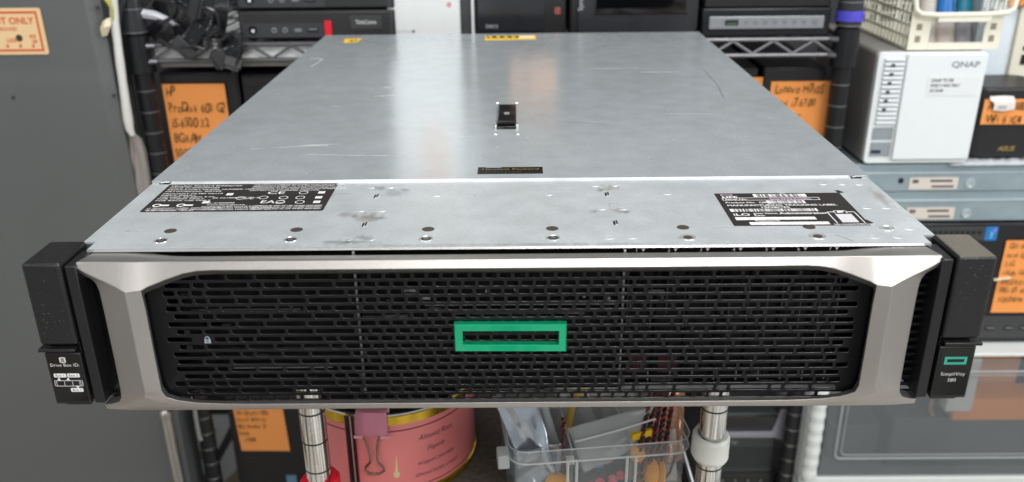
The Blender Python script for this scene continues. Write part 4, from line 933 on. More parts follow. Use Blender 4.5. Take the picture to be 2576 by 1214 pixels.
b = MB(); xa, xb, za, zb = bx_at(2300, 796, 2620, 850, 730); b.box(480, 828, 729.3, 732.8, za, zb, 0)
for px in (2490, 2537, 2576):
    p = aty(px, 826, 729); b.rrect((p.x, 729.2, p.z), X, Z, 14, 6.5, 2, (0, -.4, 0), 1); b.box(p.x - 5, p.x + 6, 728.4, 728.8, p.z - .5, p.z + 1.5, 2)
b.build('port_panel', [GREY_D, BLK_M, GREY_M], XP)

# two flat steel servers
SRV_M = steel('blue_grey_server_steel', lin('#9aabb3'), .42, .45, grain=.06, haze=.1)
def flat_server(z0, z1, x0, label, dx):
    t = thing('flat_server', label, 'server', (680, 1000, z0), 'flat steel servers stacked at the right')
    b = MB(); b.box(x0, x0 + 440, 740, 1300 - 10, z0, z1); b.box(x0 + 8, x0 + 432, 737.5, 739.8, z0 + .8, z1 - 13); b.build('case', SRV_M, t, bevel=.9)
    b = MB(); b.box(x0 + 4, x0 + 436, 736.2, 739.8, z1 - 12.5, z1 - 10.6); b.build('edge_fold', mat('pale_steel_fold', '#b8c4c9', .35, .4), t, bevel=.4)
    px0 = dx; zl0, zl1 = z0 + 4, z0 + 21
    b = MB(); b.box(px0, px0 + 66, 736.9, 737.4, zl0, zl1, 0); b.box(px0 + 28, px0 + 58, 736.6, 736.9, zl1 - 6.5, zl1 - 3.2, 1); b.box(px0 + 31, px0 + 61, 736.6, 736.9, zl0 + 2.5, zl0 + 5.5, 1); b.box(px0 + 4, px0 + 12, 736.6, 736.9, zl1 - 8, zl1 - 3, 1)
    b.build('asset_label', [mat('pale_asset_label', '#cfc6bd', .6), mat('grey_label_print', '#57555a', .6)], t, smooth=False)
    b = MB(); b.lathe((0, 0, 0), [(7.2, 0), (6.6, 1.6), (4.2, 2.0), (3.6, .8), (.02, .9)], 18)
    for v in b.bm.verts: v.co = Vector((px0 + 83 + v.co.x, 737.4 - v.co.z, (zl0 + zl1) / 2 - 1 + v.co.y))
    b.build('rivet', mat('bright_rivet', '#c5d0d6', .25, .6), t)
    b = MB(); b.disk((px0 - 12, 737.3, (zl0 + zl1) / 2 + 4), -Y, 4, 16); b.build('hole', BLK_M, t, smooth=False); return t
flat_server(-141.5, -102.5, 456, 'upper of two flat blue grey steel servers, directly under the storage tower', aty(2287, 465, 737).x)
flat_server(-185, -142.2, 456, 'lower of two flat blue grey steel servers, resting on the black desktop computer', aty(2279, 543, 737).x)
# bubble wrap on top of the servers
b = MB(); rb = random.Random(9); rows = []
for j in range(20):
    rows.append([(590 + k * 5.2, 733 + j * 9, -102.2 + 2.6 * (1 if j > 0 else .1) + rb.uniform(-1.2, 1.8) * (1 if j > 0 else .3)) for k in range(52)])
b.grid(rows); o = b.build('bubble_wrap', mat('grey_bubble_wrap', '#b9bcc4', .22, var=.12, scale=50, bump=.6, bscale=90)); tag(o, 'crumpled grey bubble wrap sheet lying on the flat servers', 'bubble wrap')
o.modifiers.new('thick', 'SOLIDIFY').thickness = .0015

# white storage tower
t = thing('storage_tower', 'white storage tower with ridged left strip and grey lettering, below the cream basket', 'storage device', (540, 860, -102))
zb_, zt_ = -100.5, 49.5; xa, xb = 471, 611
NW = mat('white_nas_shell', '#dde3e6', .32, var=.02)
b = MB(); b.rrect(((xa + xb) / 2, 742, (zb_ + zt_) / 2 + .5), X, Z, xb - xa, zt_ - zb_ - 1, 6, (0, 235, 0)); b.build('shell', mat('shaded_white_side', '#8c8b88', .4), t, bevel=1.2)  # white shell coloured grey, the shade of its unlit side painted in
b = MB(); b.rrect(((xa + xb) / 2, 741.8, (zb_ + zt_) / 2 + .5), X, Z, xb - xa - 1, zt_ - zb_ - 2, 6, (0, -8, 0)); b.build('front_frame', NW, t, bevel=1)
b = MB(); b.box(xa + 36, xb - 2, 728.5, 733.6, zb_ + 8, zt_ - 2); dr = b.build('front_door', NW, t, bevel=1.2)
b = MB(); b.text('QNAP', (xb - 11, 728.3, zt_ - 19), X, Z, 7.6, 0, align='RIGHT', bold=.25, sx=1.25); b.build('lettering', mat('blue_grey_lettering', '#7d878f', .5), dr, smooth=False)
b = MB(); b.box(xa + 66, xb - 8, 728.0, 728.4, zt_ - 56, zt_ - 31, 0)
for i, s_ in enumerate(('QNAP TS-728', 'RAID 5 NAS 7BAY', '2G RAM')): b.text(s_, (xa + 70, 727.8, zt_ - 37.5 - i * 6.6), X, Z, 4.0, 1, bold=.1, shear=.1, sx=.88)
b.build('paper_label', [mat('white_paper', '#d9dee0', .6), INK_B], dr, smooth=False)
for k in range(15):
    b = MB(); z = zt_ - 11 - k * 5.9; b.box(xa + 8, xa + 33.5, 729.5, 733.6, z, z + 3.6); b.build('ridge', NW, t, bevel=.9)
for k in range(6):
    b = MB(); z = zt_ - 16.5 - k * 11.6; b.box(xa + 16 - .6 * k, xa + 21 - .6 * k, 729.0, 729.45, z - 1.2, z + 2.4); b.build('drive_mark', mat('black_mark', '#2c2f33', .5), t)
for z0, z1 in ((zb_ + 35, zb_ + 51), (zb_ + 12, zb_ + 31)):
    b = MB(); b.box(xa + 7, xa + 33.5, 732.4, 733.6, z0, z1, 0)
    if z0 < zb_ + 20: b.box(xa + 8, xa + 21, 732.0, 732.4, z0 + 4, z0 + 8.5, 1)
    b.build('port_window', [mat('grey_window', '#8b9499', .3), mat('navy_port', '#1c2b48', .3)], t)

# cream basket on the storage tower
BK = thing('basket', 'cream plastic lattice basket full of tubes standing on the white storage tower', 'basket', (566, 850, 51))
BKM = mat('cream_basket_plastic', '#e2e0d0', .42, var=.03)
bx0, bx1, by0, by1, bz0, bz1 = 507, 624, 738, 960, 51, 128
b = MB(); b.box(bx0 + 3, bx1 - 3, by0 + 3, by1 - 3, bz0, bz0 + 3); b.build('basket_floor', BKM, BK)
def lattice(b, o, ex, w, h, nx, nz, th):
    ex = Vector(ex); nrm = Vector((ex.y, -ex.x, 0))
    for k in range(nx + 1): b.obox(Vector(o) + ex * (w * k / nx - 1.5), ex * 3, Z * h, nrm * th)
    for k in range(nz + 1): b.obox(Vector(o) + Z * (h * k / nz - 1.6) + nrm * .3, ex * w, Z * 3.2, nrm * (th - .6))
b = MB(); lattice(b, (bx0, by0 + 2, bz0 + 1.6), (0, 1, 0), by1 - by0 - 4, bz1 - bz0 - 4, 17, 5, 2.4); b.build('lattice_side', BKM, BK)
b = MB(); lattice(b, (bx1, by0 + 2, bz0 + 1.6), (0, 1, 0), by1 - by0 - 4, bz1 - bz0 - 4, 17, 5, -2.4); b.build('lattice_side', BKM, BK)
b = MB(); lattice(b, (bx0, by1, bz0 + 1.6), (1, 0, 0), bx1 - bx0, bz1 - bz0 - 4, 8, 5, 2.4); b.build('lattice_back', BKM, BK)
b = MB()     # front with a low dip and a window
b.box(bx0, bx0 + 26, by0, by0 + 2.6, bz0, 96); b.box(bx1 - 22, bx1, by0, by0 + 2.6, bz0, 96)
b.box(bx0 + 26.1, bx1 - 22.1, by0, by0 + 2.6, bz0, bz0 + 9); b.box(bx0 + 26.1, bx1 - 22.1, by0, by0 + 2.6, bz0 + 35, 96)
for x in (bx0 + 8, bx1 - 15):
    for z in (bz0 + 10, bz0 + 25): b.box(x, x + 7, by0 - .4, by0 - .05, z, z + 8, 1)
b.build('front_wall', [BKM, mat('basket_hole', '#8c8274', .7)], BK, bevel=.6)
b = MB(); b.tube([(bx0 - 4, by1, bz1), (bx0 - 4, by0 + 8, bz1), (bx0 - 2, by0 - 2, bz1 - 6), (bx0 + 2, by0 - 5, 102), (bx0 + 9, by0 - 6, 97), (bx0 + 30, by0 - 7, 95.5), (bx1 - 26, by0 - 7, 96), (bx1 + 0, by0 - 6, 98), (bx1 + 7, by0 - 5, 102), (bx1 + 11, by0 - 2, bz1 - 6), (bx1 + 12, by0 + 8, bz1), (bx1 + 10, by1, bz1), (bx0 - 4, by1, bz1)], 3.4, 10, cap=False)
b.box(bx0 + 30, bx1 - 20, by0 - 9, by0 - 2, 87, 98); b.build('rim', BKM, BK, bevel=.8)
for i, (x, c, lab, w) in enumerate(((545, '#c9c8c6', 'white tube in the basket, leftmost of the three beside the blue one', 21), (569, '#1468b4', 'bright blue tube in the basket between white and teal tubes', 22), (593, '#0e6c86', 'teal tube in the basket, right of the bright blue tube', 21))):
    t = thing('glue_tube', lab, 'tube', (x, 770, 55))
    b = MB(); b.grid([[(x + w * .5 * math.cos(a * math.pi / 8) * (1.15 - .003 * z), 772 + (7 + z * .03) * math.sin(a * math.pi / 8) + z * .28, 54 + z) for a in range(16)] for z in (0, 3, 22, 50, 78, 92)], closed=True); b.build('tube_body', mat('tube_white', '#b5b0aa', .4, var=.1) if i == 0 else mat('tube_%s' % c[1:4], c, .3), t)
    b = MB(); b.grid([[(x + w * .5 * math.cos(a * math.pi / 8) * 1.18, 771.6 + 7.6 * math.sin(a * math.pi / 8) + z * .28, 54 + z) for a in range(16)] for z in (-1, 26)], closed=True); b.build('tube_sleeve', mat('pale_sleeve', '#a39a94', .4) if i < 2 else mat('grey_sleeve', '#77757a', .4), t)
b = MB(); b.box(607, 619, 765, 800, 55, 125, 0); b.box(609, 611, 764.5, 765, 100, 120, 1); b.box(613, 615, 764.5, 765, 95, 112, 1); tag(b.build('clear_pack', [mat('clear_pack_plastic', '#a9b3bb', .2, var=.2, scale=60), WHT_I]), 'clear plastic pack at the right end of the basket', 'pack')

# black router with a note, white panel behind it
xa, xb, za, zb = bx_at(2442, 222, 2640, 398, 745)
t = thing('wifi_router', 'black rounded router box with orange note and white tag, right of the white storage tower', 'router', ((xa + xb) / 2, 800, -97))
b = MB(); b.rrect(((xa + xb) / 2, 790, -96), X, Y, xb - xa, 88, 26, (0, 0, zb + 96), 0, 8); b.build('shell', mat('black_router_shell', '#1e1e20', .42), t, bevel=4, seg=3)
xn0, xn1, zn0, zn1 = bx_at(2472, 250, 2600, 313, 744)
note(t, xn0, xn1, zn0, zn1, 745.3, ['Asus AX1800', 'WiFi 6 XD4'], 9.5, 19, sx=.8)
p = aty(2528, 262, 739); b = MB(); b.grid([[(p.x - 13, 740.5, p.z - 9), (p.x, 739, p.z - 10), (p.x + 15, 740, p.z - 8)], [(p.x - 13, 739.6, p.z), (p.x, 738.4, p.z), (p.x + 14, 739.5, p.z + 1)], [(p.x - 19, 741.5, p.z + 5), (p.x, 740.5, p.z + 7), (p.x + 13, 741.4, p.z + 6)], [(p.x - 19, 744, p.z + 9), (p.x - 2, 743, p.z + 10), (p.x + 12, 744, p.z + 9)]], 0)
b.text('4500', (p.x - 8, 738.2, p.z - 6), X, Z, 4, 1, bold=.05); b.build('price_tag', [mat('white_tag', '#d8d4d0', .5), mat('grey_tag_print', '#8e8e94', .5)], t, recalc=False)
p = aty(2512, 377, 744); b = MB(); b.text('ASUS', (p.x - 1, 745.7, p.z - 2), X, Z, 6.5, 0, bold=.12, shear=.3, sx=1.1); b.build('lettering', mat('brass_lettering', '#a08a4a', .4), t, smooth=False)
xa, xb, za, zb = bx_at(2440, -60, 2553, 222, 850)
b = MB(); b.box(xa, xb, 850, 1000, -96, 470); t = tag(b.build('white_case', mat('bluish_white_case', '#d6e2ea', .35), bevel=2), 'plain bluish white computer case standing behind the black router', 'case')  # unseen upper part stretched tall to reflect in the ear and lid
xa2, xb2, za2, zb2 = bx_at(2557, -60, 2700, 230, 845)
t = thing('beige_device', 'beige device with black slots at the photo edge, beside the white case', 'device', ((xa2 + xb2) / 2, 900, -96)); b = MB(); b.box(xa2, xb2, 845, 1000, -96, 470); b.build('case', CREAM, t, bevel=1.5)  # also stretched tall out of view as a bright reflection
b = MB(); p = aty(2566, 160, 844); b.box(p.x, p.x + 20, 844, 844.8, p.z - 2, p.z + 12); b.box(p.x, p.x + 20, 844, 844.8, p.z + 18, p.z + 24); b.build('slots', BLK_M, t)
xn0, xn1, zn0, zn1 = bx_at(2546, -50, 2640, 16, 842)
note(t, xn0, xn1, zn0, zn1, 844, ['Router', 'RT-AX'], 9, 24, sx=.8)

# ------------------------------------------------------------------ under the server: lower computers at the back
t = tower('desktop_computer', 'black tower computer with a small priced orange note, below the server at the left', -452, -322, 762, -797, -470)
xn0, xn1, zn0, zn1 = bx_at(592, 1010, 716, 1140, 757)
note(t, xn0, xn1, zn0 + 4, zn1, 758.8, ['', 'Dell Optiplex 9020', 'Core i7 4790 3.6', '16G  Windows 10', 'Ready', '   $3500.'], 6.6, 12.6, sx=.72, skew=4)
b = MB(); p = aty(733, 1205, 757); b.box(p.x - 8, p.x + 8, 757.6, 758.8, p.z - 14, p.z + 6); b.build('blue_sticker', mat('pale_blue_sticker', '#5d7f98', .4), t)
xa = 318; t = thing('workstation', 'dark grey workstation with angular trim and perforated front, below the server at the right', 'computer', (385, 900, -797))
b = MB(); b.box(xa, 412, 765, 1080, -797, -516); b.build('case', mat('dark_workstation_case', '#33373a', .45), t, bevel=2)
b = MB(); b.box(xa + 2, 410, 761.5, 764.8, -540, -518); b.build('upper_cover', mat('black_gloss_cover', '#0d0d10', .2), t, bevel=.8)
b = MB(); pts = [aty(px, py, 760) for px, py in ((1800, 1090), (1942, 1088), (1966, 1034), (1990, 1034), (2012, 1128), (1948, 1102), (1800, 1102))]
b.prism([(p.x, 760, p.z) for p in pts], (0, 4.7, 0)); b.build('angled_trim', mat('lavender_grey_trim', '#8c8c96', .35, .3), t, bevel=.6)
b = MB(); p = aty(1846, 1116, 760); b.text('hp', (p.x - 4, 764.4, p.z - 4), X, Z, 8, 0, shear=.25, bold=.05); b.build('lettering', mat('faint_lettering', '#7e8486', .4), t, smooth=False)
b = MB()
for r in range(9):
    for k in range(22):
        p = aty(1815 + k * 8 + (4 if r % 2 else 0), 1128 + r * 6, 764); b.disk((p.x, 764.3, p.z), -Y, 1.75, 6)
b.build('vent_holes', BLK_M, t, smooth=False)
b = MB(); q0 = aty(1800, 1190, 763); q1 = aty(1972, 1230, 763); b.box(q0.x, q1.x, 762.5, 764.6, q1.z, q0.z, 0)
for k in range(4):
    p = aty(1818 + k * 32, 1208, 762); b.box(p.x - 6, p.x + 6, 761.9, 762.4, p.z - 2, p.z + 2, 1); b.disk((p.x, 761.8, p.z - 1), -Y, 2, 10, 2)
b.build('port_panel', [BLK, BLK_M, GREY_M], t)
# chrome tube leaning by the cabinet
b = MB(); p0 = aty(416, 1036, 690); p1 = aty(462, 1260, 692)
b.lathe((0, 0, 0), [(.1, 6), (6, 5), (9.5, 1), (9.5, -6), (8.2, -8), (8.2, -(p0 - p1).length)], 20)
dz = (p0 - p1).normalized(); rot = Vector((0, 0, 1)).rotation_difference(dz)
for v in b.bm.verts: v.co = rot @ v.co + p0
tag(b.build('chrome_tube', mat('dull_chrome', '#b9b6b0', .22, .9)), 'bright round-topped metal tube leaning by the grey cabinet, bottom left', 'tube')
b = MB(); b.tube([aty(px, py, 725) for px, py in ((486, 1000), (494, 1060), (502, 1100), (506, 1108))], 3.2, 8); tag(b.build('grey_cable_end', mat('grey_cable_sheath', '#8f9091', .4)), 'pale grey cable end dangling between metal tube and black post', 'cable')

# ------------------------------------------------------------------ small chrome rack under the server
CR = thing('chrome_rack', 'small chrome wire rack on grooved bright posts that carries the rack server', 'rack', (0, 300, -858))
CPM = CHROME; CGM = mat('dark_groove', '#3c3a36', .4, .5)
PX = (-147.5, 148.5)
for xp in PX:
    for yp in (135, 480):
        b = MB(); prof = []; z = -858
        while z < -16:
            prof += [(9.6, z, 0), (9.6, z + 24.0, 1), (9.0, z + 24.3, 1), (9.0, z + 25.0, 1), (9.6, z + 25.4, 0)]; z += 25.4
        b.lathe((xp, yp, 0), prof, 28); b.build('post', [CPM, CGM], CR, angle=60)
for zt in (-3.4, ):
    b = MB()
    for y in (135, 480): b.tube([(PX[0], y, zt), (PX[1], y, zt)], 3, 8); b.tube([(PX[0], y, zt - 24), (PX[1], y, zt - 24)], 3, 8)
    for k in range(14): b.tube([(PX[0] + 10 + 276 * k / 13, 135, zt + .9), (PX[0] + 10 + 276 * k / 13, 480, zt + .9)], 2.2, 6)
    for x in PX: b.tube([(x, 135, zt), (x, 480, zt)], 3, 8)
    b.build('wire_shelf', CHROME, CR)
b = MB(); zc = -206
for y in (135, 480): b.tube([(PX[0], y, zc), (PX[1], y, zc)], 3, 8); b.tube([(PX[0], y, zc - 24), (PX[1], y, zc - 24)], 3, 8)
for x in PX: b.tube([(x, 135, zc), (x, 480, zc)], 3, 8)
for k in range(14): b.tube([(PX[0] + 10 + 276 * k / 13, 135, zc + 1), (PX[0] + 10 + 276 * k / 13, 480, zc + 1)], 2, 6)
b.build('wire_shelf', CHROME, CR)
b = MB(); b.lathe((PX[0], 135, 0), [(9.8, -158.5), (13.5, -158), (15.5, -161), (15.2, -168), (14.2, -171), (15.6, -174), (17.4, -196), (11, -202)], 28)
rr2 = random.Random(8)
for v in b.bm.verts: v.co += Vector((rr2.uniform(-.25, .25), rr2.uniform(-.25, .25), 2.4 * math.sin(math.atan2(v.co.y - 135, v.co.x - PX[0]) + .6)))
b.build('red_collar', mat('red_rubber_collar', '#d3182f', .38), CR)
b = MB(); b.lathe((PX[1] - .5, 135, 0), [(9.8, -120), (12.2, -119.5), (13.8, -122), (14.0, -138), (12.6, -140.5), (9.8, -141)], 28)
for v in b.bm.verts: v.co += Vector((rr2.uniform(-.2, .2), rr2.uniform(-.2, .2), 1.6 * math.sin(math.atan2(v.co.y - 135, v.co.x - PX[1]) - .4)))
b.build('white_collar', mat('white_rubber_collar', '#d9d9d2', .4), CR)
CARP = mat('speckled_dark_carpet', '#57524b', .95, var=.85, scale=190, bump=1.0, bscale=260)
b = MB(); rp = random.Random(3); b.grid([[(x, y, -203.2 + rp.uniform(0, 1.2)) for x in range(-138, 140, 6)] for y in range(118, 500, 6)])
o = b.build('carpet_mat', CARP, angle=80); tag(o, 'speckled dark grey carpet mat lining the lower chrome shelf', 'mat'); o.modifiers.new('thick', 'SOLIDIFY').thickness = .002

# pink tin with gold rims
TN = thing('biscuit_tin', 'round pink tin with gold rims and dark script, behind the red-collared chrome post', 'tin', (-106, 233, -201))
TX, TY, TR = -106.0, 233, 72.0
PINK = mat('pink_tin_paint', '#ea8684', .30, var=.05, scale=18); GOLD = mat('gold_rim', '#cba93a', .2, .9, var=.1, scale=90); MAR = mat('maroon_line', '#5c1a24', .4)
b = MB(); b.lathe((TX, TY, 0), [(TR - 2, -200.6, 1), (TR + .6, -200, 1), (TR + 1.2, -194, 1), (TR, -193, 0), (TR, -190.5, 2), (TR, -189.6, 0), (TR, -135.8, 2), (TR, -134.6, 0), (TR, -129.5, 0)], 72); b.build('tin_body', [PINK, GOLD, MAR], TN, recalc=True)
b = MB(); b.lathe((TX, TY, 0), [(TR + .1, -129.5), (TR + 1.4, -128.8), (TR + 1.4, -121.5), (TR + .8, -120.6)], 72); b.build('gold_rim', GOLD, TN)
b = MB(); b.lathe((TX, TY, 0), [(TR + .9, -120.6), (TR + .6, -119.4), (TR - 1.2, -119.2), (TR - 1.6, -121)], 72); b.build('silver_lip', CHROME, TN)
b = MB(); b.lathe((TX, TY, 0), [(TR - 1.8, -120.8), (TR - 2, -128)], 60); b.disk((TX, TY, -128.3), Z, TR - 2, 60); b.build('shaded_inside', mat('shaded_tin_inside', '#16120f', .35), TN)  # dark disk stands for the shade inside the open tin
def on_tin(a0, z0, lift=.15):
    def f(x, y):
        a = a0 + x / TR; r = TR + lift; return Vector((TX + r * math.sin(a), TY - r * math.cos(a), z0 + y))
    return f
b = MB()
a_s = math.radians(-16.5)
def tin_patch(a0, w, z0, z1, mi, lift=.12):
    f = on_tin(a0, 0, lift); b.grid([[f(-w / 2, z0), f(0, z0), f(w / 2, z0)], [f(-w / 2, z1), f(0, z1), f(w / 2, z1)]], mi)
tin_patch(a_s, 8.4, -192.5, -121, 0, 1.5); tin_patch(a_s, 6.0, -192.5, -121, 1, 1.62); tin_patch(a_s + .012, 1.2, -192.5, -121, 2, 1.72)
b.build('tin_seam', [MAR, mat('black_seam', '#1c1a1c', .3), mat('bright_seam', '#c9b9b4', .3, .5)], TN, recalc=False, smooth=False)
b = MB()
for s_, z, a, h in (('Almond Roca', -148, 25.5, 5.2), ('Elegantly', -159, 31, 4.2), ('wrapped chocolate', -171, 24, 4.0), ('almond butter crunch', -182, 22, 4.2)):
    b.text(s_, (0, 0, 0), X, Z, h, 0, shear=.45, bold=-.03, sx=.82, wrap=on_tin(math.radians(a), z))
b.build('script', mat('script_ink', '#4a2a3a', .5), TN, recalc=False, smooth=False)
f = on_tin(math.radians(10.4), 0, .2); b = MB()
b.face([f(2.6 * math.sin(a * math.pi / 8), -176 + 3.2 * math.cos(a * math.pi / 8)) for a in range(16)]); b.face([f(-1.2, -173.5), f(1.2, -173.5), f(.9, -158), f(.6, -158)])
b.build('paint_drip', mat('cream_drip', '#e0cf96', .4), TN, recalc=False, smooth=False)
# binder clip on the tin rim
ac = math.radians(-2.2); dn = Vector((math.sin(ac), -math.cos(ac), 0)); ts = Vector((math.cos(ac), math.sin(ac), 0)); o_ = Vector((TX, TY, -119)) + dn * TR
BC = thing('binder_clip', 'pink binder clip with wire handle gripping the rim of the pink tin', 'clip', o_)
b = MB(); w = 12.8
secs = [(-6, 3.2), (-.5, 4.2), (2.2, 3.0), (3.8, -4), (5.2, -12.5), (4.2, -17.0), (2.6, -17.6)]
b.grid([[o_ + dn * d_ + Z * h_ + ts * (s_ * (w - (.8 if h_ > 0 else 0))) for s_ in (-1, -.33, .33, 1)] for d_, h_ in secs])
b.grid([[o_ + dn * -6 + Z * 3.2 + ts * (s_ * w) for s_ in (-1, 1)], [o_ + dn * -7 + Z * -13 + ts * (s_ * w) for s_ in (-1, 1)]])
o = b.build('clip_body', mat('pink_clip_steel', '#d08296', .35, .1), BC, recalc=False); o.modifiers.new('thick', 'SOLIDIFY').thickness = .0007
for s_ in (-1, 1):
    b = MB(); b.cyl(o_ + dn * 5 + Z * -17 + ts * s_ * 6.5, o_ + dn * 5 + Z * -17 + ts * s_ * 14, 1.3, n=10); b.build('clip_curl', mat('pale_pink_curl', '#e4a5b2', .3), BC)
for k in (-4.2, 3.2):
    b = MB(); b.disk(o_ + dn * 4.3 + Z * -5.2 + ts * k, dn, .8, 10); b.build('clip_hole', BLK_M, BC, smooth=False)
b = MB(); hp = [(-6.4, -16.5), (-4.6, -20), (-3.0, -27), (-1.9, -36), (-2.4, -40), (-6.2, -44.5), (-6.6, -47.5), (-4, -50), (0, -51), (4.6, -50.3), (8.2, -47.5), (7.8, -44.5), (4.2, -40), (3.6, -36), (4.0, -27), (5.2, -20), (6.6, -16.5)]
b.tube([o_ + dn * (5.6 + .5 * (z < -30)) + ts * (x - .5) + Z * z for x, z in hp], .95, 8); b.build('wire_handle', mat('steel_wire', '#8f8874', .25, .9), BC)

# ------------------------------------------------------------------ clear organiser box and what is in it
CLR = mat('clear_box_plastic', '#aab2b4', .12, var=.02, trans=.78, spec=.8); CLRE = mat('clear_box_edge', '#cfd4d2', .2, var=.02, trans=.42)
BZ = -130; A0 = atz(1286, 1140, BZ); A1 = atz(1742, 1106, BZ)
ux = (A1 - A0); BWID = ux.length; ux.normalize(); uy = Vector((-ux.y, ux.x, 0)); BH = 66; BD = 118
OB = thing('organiser_box', 'clear plastic compartment box crammed with small parts, between the chrome posts', 'box', A0 + ux * BWID / 2 + uy * BD / 2 - Z * BH)
def bp(x, y, z): return A0 + ux * x + uy * y + Z * z
def rr_loop(x0, x1, y0, y1, r, z, n=6):
    pts = []
    for (cx_, cy_, a0) in ((x1 - r, y1 - r, 0), (x0 + r, y1 - r, 90), (x0 + r, y0 + r, 180), (x1 - r, y0 + r, 270)):
        for k in range(n + 1):
            a = math.radians(a0 + 90 * k / n); pts.append(bp(cx_ + r * math.cos(a), cy_ + r * math.sin(a), z))
    return pts
b = MB(); b.grid([rr_loop(2, BWID - 2, 2, BD - 2, 12, -BH), rr_loop(1.2, BWID - 1.2, 1.2, BD - 1.2, 13, -12), rr_loop(1, BWID - 1, 1, BD - 1, 13, -11), rr_loop(-.5, BWID + .5, -.5, BD + .5, 14, -10.6), rr_loop(-1.2, BWID + 1.2, -1.2, BD + 1.2, 14.5, 0)], closed=True)
b.face(rr_loop(2, BWID - 2, 2, BD - 2, 12, -BH)[::-1]); b.build('box_wall', CLR, OB)
for z, r in ((0, .5), (-11, .75)):
    b = MB(); l = rr_loop(-1, BWID + 1, -1, BD + 1, 14.2, z); b.tube(l + [l[0]], r, 6, cap=False); b.build('rim', CLRE, OB)
for fx_ in (.335, .665):
    b = MB(); x = BWID * fx_
    b.obox(bp(x - .6, 2, -BH), ux * 1.2, uy * (BD - 4), Z * (BH - 3)); b.build('divider', CLR, OB)
    b = MB(); b.tube([bp(x, 2, -3), bp(x, BD - 2, -3)], .8, 6); b.build('divider_edge', CLRE, OB)
    for dx in (-3.4, 3.4):
        b = MB(); b.tube([bp(x + dx, .4, -11), bp(x + dx, 1.2, -BH)], 1.2, 6); b.build('front_rib', CLRE, OB)
b = MB(); b.obox(bp(2, BD * .52, -BH), ux * (BWID - 4), uy * 1.2, Z * (BH - 3)); b.build('divider', CLR, OB)
b = MB(); b.tube([bp(3, BD * .52, -3), bp(BWID - 3, BD * .52, -3)], .8, 6); b.build('divider_edge', CLRE, OB)
b = MB(); b.obox(bp(-9, 10, -22), ux * 9, uy * 14, Z * 12); b.build('hinge_lug', CLRE, OB, bevel=1)
rq = random.Random(31)
# foil bag
def sheet(name, label, cat, q00, q10, q01, q11, m_, nx=12, ny=16, amp=2.0, seed=1, thick=.0006):
    r = random.Random(seed); b = MB(); ph = [r.uniform(0, 6) for _ in range(8)]
    nrm = (Vector(q10) - Vector(q00)).cross(Vector(q01) - Vector(q00)).normalized(); rows = []
    for j in range(ny + 1):
        v = j / ny; row = []
        for i in range(nx + 1):
            u = i / nx; p = Vector(q00) * (1 - u) * (1 - v) + Vector(q10) * u * (1 - v) + Vector(q01) * (1 - u) * v + Vector(q11) * u * v
            d = math.sin(u * 7 + ph[0] + v * 3) * .5 + math.sin(v * 9 + ph[1] - u * 5) * .5 + .6 * abs(math.sin((u + v * .6) * 6 + ph[2])) + r.uniform(-.12, .12)
            row.append(p + nrm * amp * d)
        rows.append(row)
    b.grid(rows); o = b.build(name, m_, recalc=False, angle=60); o.modifiers.new('thick', 'SOLIDIFY').thickness = thick; return tag(o, label, cat)
at_ = lambda px, py, z: atz(px, py, z)
FOIL = mat('silver_foil', '#c3ccd6', .22, .9, var=.06)
sheet('foil_bag', 'silver foil pouch leaning out of the left compartment of the clear box', 'pouch', aty(1340, 1225, 150), aty(1402, 1190, 150), aty(1238, 1000, 160), aty(1350, 1000, 166), FOIL, amp=2.6, seed=3)
ZIP = mat('clear_zip_plastic', '#c9cccc', .16, var=.03, trans=.62)
sheet('zip_bag', 'clear zip bag with white seal line sticking up from the middle compartment', 'bag', aty(1469, 1192, 150), aty(1585, 1135, 150), aty(1428, 1076, 156), aty(1646, 1020, 164), ZIP, amp=1.6, seed=5, thick=.0004)
b = MB(); b.tube([aty(1446, 1112, 150), aty(1545, 1086, 152), aty(1650, 1054, 156)], .8, 6); tag(b.build('zip_seal', mat('white_seal', '#d6d8d6', .4)), 'white press seal strip along the top of the clear zip bag', 'seal strip')
sheet('plastic_sleeve', 'grey translucent sleeve beside the foil pouch in the clear box', 'sleeve', aty(1385, 1180, 158), aty(1425, 1170, 158), aty(1325, 1000, 168), aty(1372, 1000, 172), mat('grey_sleeve_plastic', '#a3a5a8', .25, trans=.4), amp=1.4, seed=8, thick=.0004)
sheet('clear_bag', 'large clear bag standing at the back of the clear box', 'bag', bp(60, 70, -40), bp(110, 64, -40), bp(58, 84, 30), bp(112, 86, 34), mat('hazy_bag_plastic', '#b5b3ae', .22, trans=.72), amp=3, seed=12, thick=.0004)
sheet('crumpled_bag', 'crumpled clear bag pressed behind the front wall of the right compartment', 'bag', bp(94, 22, -52), bp(134, 20, -52), bp(96, 26, -8), bp(132, 26, -6), mat('crinkled_clear_film', '#d6d0c4', .12, trans=.6, bump=.5, bscale=60), amp=3.2, seed=23, thick=.0004)
sheet('crumpled_bag', 'crumpled silvery bag in the left compartment under the foil pouch', 'bag', bp(6, 20, -54), bp(40, 20, -54), bp(4, 24, -16), bp(42, 26, -12), mat('crinkled_silver_film', '#b9bfc6', .16, .5, trans=.3, bump=.5, bscale=60), amp=3.4, seed=29, thick=.0004)
sheet('crumpled_bag', 'hazy crumpled bag standing upright at the back of the middle compartment', 'bag', bp(48, 66, -30), bp(84, 70, -30), bp(44, 84, 40), bp(90, 88, 44), mat('crinkled_hazy_film', '#c8c6c2', .16, trans=.45, bump=.5, bscale=60), amp=4.0, seed=37, thick=.0004)
